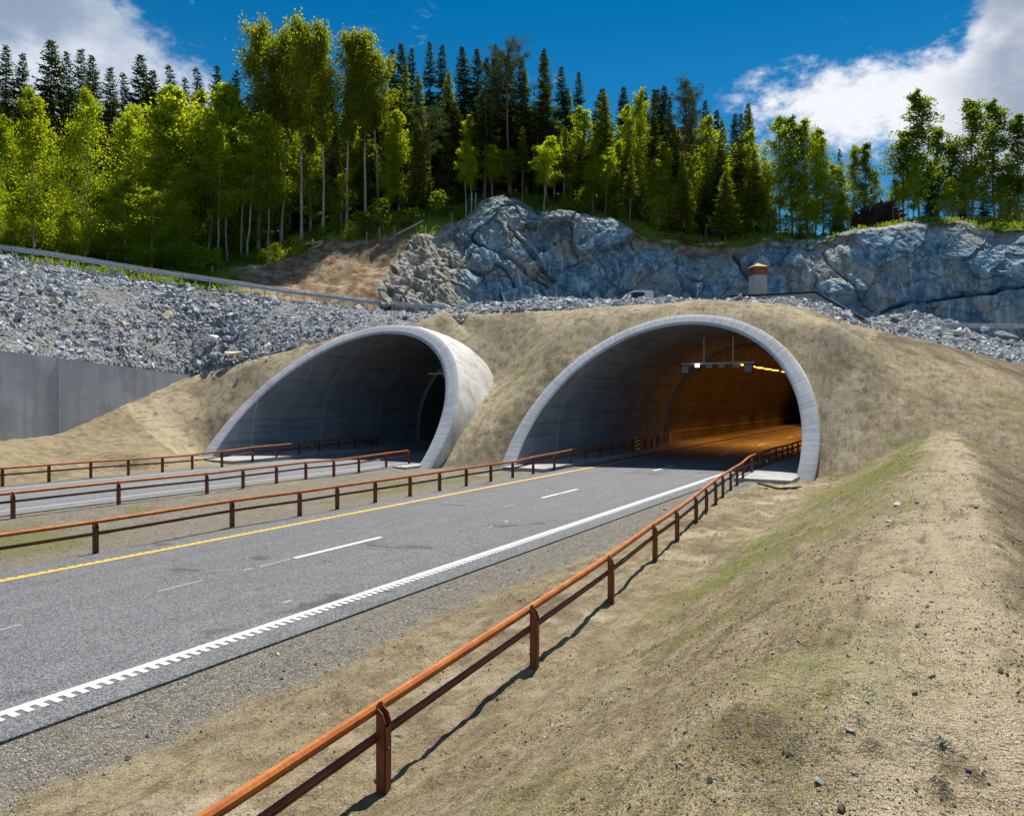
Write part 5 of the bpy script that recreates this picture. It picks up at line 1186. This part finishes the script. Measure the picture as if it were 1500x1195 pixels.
# shrubs along the edge
sh = []
rb = random.Random(4)
for p in list(range(-40, 480, 15))+[505, 520, 545, 560, 590, 640, 655, 672]+list(range(800, 1260, 23)):
    Y1 = float(np.interp(p, FA[:, 0], FA[:, 4])); Y = Y1+rb.uniform(-1.8, 1.8) if p < 480 or p > 790 else Y1-rb.uniform(0, 2.5); sh.append((p+rb.uniform(-8, 8), Y, rb.uniform(.45, 1.05)))
sh.sort()
for i, (p, Y, s_) in enumerate(sh):
    src = TPL['shrub'][i % 2]
    if src.name in used: T2 = src.copy(); COL.objects.link(T2); kids = list(src.children)
    else: T2 = src; used.add(src.name); kids = []
    for c in kids: c2 = c.copy(); COL.objects.link(c2); c2.parent = T2
    T2.location = ((p-750)/F*Y, Y, ztree(p, Y)-.1); s_ = s_*(1.2 if not 320 < p < 485 else .65); T2.scale = (s_*1.2, s_*1.2, s_*rb.uniform(.7, 1.1)); T2.rotation_euler = (0, 0, rb.uniform(0, 6)); T2.name = 'shrub'; used.add(T2.name)
    tag(T2, 'low leafy green shrub at the forest edge, %s shrub from the left' % ordw(i+1), 'shrub', 'shrubs at the forest edge')
for kk in TPL.values():
    for o in kk:
        if 'label' not in o:
            for c in list(o.children): bpy.data.objects.remove(c)
            bpy.data.objects.remove(o)
# grass and herbs on the forest floor
n = 26000; P = RNG.uniform(-80, 1560, n); Y0 = np.interp(P, FA[:, 0], FA[:, 2]); Y1 = np.interp(P, FA[:, 0], FA[:, 4]); Y = np.where((P > 330) & (P < 690), Y1-RNG.random(n)*2.2+RNG.random(n)*6, Y0+RNG.random(n)*(Y1-Y0+6)); x = (P-750)/F*Y
z = floor_z(P, Y)+fbm(x*.3, Y*.3, octv=4, seed=201)*.35; dn = fbm(x*.5, Y*.5, octv=2, seed=301); kp = dn > -.35; x, Y, z = x[kp], Y[kp], z[kp]; n = len(x)
c = np.stack([x, Y, z], 1); a = RNG.uniform(0, 6.28, n); hgt = RNG.uniform(.12, .48, n); w2 = RNG.uniform(.04, .11, n); dx = np.stack([np.cos(a)*w2, np.sin(a)*w2, 0*a], 1); tip = np.stack([RNG.normal(0, .12, n), RNG.normal(0, .12, n), hgt], 1)
V = np.stack([c-dx, c+dx, c+tip+dx*.6, c+tip-dx*.4], 1).reshape(-1, 3)
tag(mesh_np('undergrowth', V, np.arange(n*4).reshape(n, 4), M['grass_blade'], None, False, {'tone': np.repeat(RNG.random(n), 4)}), kind='stuff')

# ------------------------------------------------------------------ foreground: pebbles, clods, seedlings
n = 60000; u = RNG.uniform(-2, 40, n); r_ = np.exp(RNG.uniform(math.log(1.6), math.log(38), n)); ang = RNG.uniform(rad(-38), rad(38), n); x = r_*np.sin(ang); y = r_*np.cos(ang); u, v = to_uv(x, y)
nb = fbm(x*.7, y*.7, octv=3, seed=401)
kp = (v > -8.4) & ((v < -7.0) | (RNG.random(n) < np.clip(.35+nb*.9+.5*(v > .9), .05, 1))) | ((v < -17.3) & (v > -25) & (RNG.random(n) < .5))
x, y, v, r_ = x[kp], y[kp], v[kp], r_[kp]; sz = np.exp(RNG.normal(-4.75, .48, len(x)))*(.65+.035*r_); sz = np.where(v > .6, sz*1.25, sz); sz = np.clip(sz, .003, .06); z = ground_z(x, y)+sz*.2
kk = z > -2; pos = np.stack([x, y, z], 1)[kk]; m_stone('pebble_stone')
cr = [n_ for n_ in M['pebble_stone'].node_tree.nodes if n_.type == 'VALTORGB'][0].color_ramp
for e_, c_ in zip(cr.elements, ((.12, .10, .075), (.22, .185, .13), (.34, .29, .21), (.44, .40, .32), (.62, .59, .52), (.22, .25, .28))): e_.color = (*c_, 1)
tag(stones_mesh('gravel_stones', pos, sz[kk], M['pebble_stone'], RNG.random(len(pos))**1.1), kind='stuff')
# soil clods
n = 42000; r_ = np.exp(RNG.uniform(math.log(2.0), math.log(34), n)); ang = RNG.uniform(rad(-30), rad(38), n); x = r_*np.sin(ang); y = r_*np.cos(ang); u, v = to_uv(x, y); nb = fbm(x*.55, y*.55, octv=3, seed=411)
kp = (v > -6.6) & (RNG.random(n) < np.clip(nb*2.2-.25+.9*(v > .5)+.3*((v > -3) & (v < -1)), .02, 1)); x, y, r_ = x[kp], y[kp], r_[kp]; sz = np.clip(np.exp(RNG.normal(-4.75, .45, len(x)))*(.55+.03*r_), .003, .035); pos = np.stack([x, y, ground_z(x, y)+sz*.1], 1)
m_simple('clod_soil', (.22, .17, .10), .95, 0, .35, 9); tag(stones_mesh('soil_clods', pos, sz, M['clod_soil']), kind='stuff')
# seedlings
n = 60000; r_ = np.exp(RNG.uniform(math.log(2.0), math.log(36), n)); ang = RNG.uniform(rad(-36), rad(38), n); x = r_*np.sin(ang); y = r_*np.cos(ang); u, v = to_uv(x, y); nb = fbm(x*.8, y*.8, octv=3, seed=421)
on = (v > -4.7) & (v < -.4); pr = np.where(on, np.clip(nb*1.4+.15, .02, 1), np.where((v > -6.5), np.clip(nb*1.6-.55, 0, 1), 0)); pr = np.where((v < -18) & (v > -24.5), np.clip(nb, 0, 1), pr)
kp = RNG.random(n) < pr; x, y, r_ = x[kp], y[kp], r_[kp]; n = len(x); c = np.stack([x, y, ground_z(x, y)], 1); a = RNG.uniform(0, 6.28, n); hgt = RNG.uniform(.008, .026, n)*(.7+.03*r_); w2 = hgt*.10+.0012*r_*.3
dx = np.stack([np.cos(a)*w2, np.sin(a)*w2, 0*a], 1); tip = np.stack([RNG.normal(0, 1, n)*hgt*.5, RNG.normal(0, 1, n)*hgt*.5, hgt], 1); V = np.stack([c-dx, c+dx, c+tip], 1).reshape(-1, 3)
tag(mesh_np('grass', V, np.arange(n*3).reshape(n, 3), M['grass_blade'], None, False, {'tone': np.repeat(RNG.random(n), 3)}), kind='stuff')
# single stones that can be told apart on the near bank
def near_stone(p, q, s_px, label, tone, zg=1.5):
    Y = F*(CAMH-zg)/(q-HOR)
    for _ in range(12): x_ = (p-750)/F*Y; zg = gz1(x_, Y); Y = .5*Y+.5*F*(CAMH-zg)/(q-HOR)
    o = boulder(p, q, Y, s_px, label, tone, (1, .8, .6), None, 'stone'); o.location = ((p-750)/F*Y, Y, gz1((p-750)/F*Y, Y)+s_px/F*Y*.04); o.data.materials[0] = M['rubble_stone']
for a in ((1246, 1070, 20, 'blue grey angular stone on the bank, upper of the pair at lower right', .3), (1200, 1143, 30, 'wide dark blue grey stone on the bank near the bottom edge', .25), (1270, 1027, 15, 'small brown stone just below the rough clods on the bank', .12), (1419, 1126, 14, 'dark wedge stone alone at lower right on the bank', .08),
          (1196, 1178, 12, 'small pale stone under the wide dark stone at the bottom', .5), (1316, 740, 26, 'flat grey stone cluster piece on the crest path', .45), (1345, 737, 20, 'grey flat stone right of the cluster on the crest path', .5), (1302, 764, 14, 'light slab on the crest path below the stone cluster', .8), (1365, 882, 10, 'small dark stone on the crest path, halfway down', .2), (1170, 938, 12, 'small grey stone on the bank left of the crest path', .4), (1338, 1130, 10, 'tiny grey stone on the path near the bottom', .5),
          (585, 1078, 14, 'dark clod shaped stone beside the nearest rail post', .1), (432, 1100, 9, 'small dark stone left of the nearest rail post', .15)): near_stone(*a)
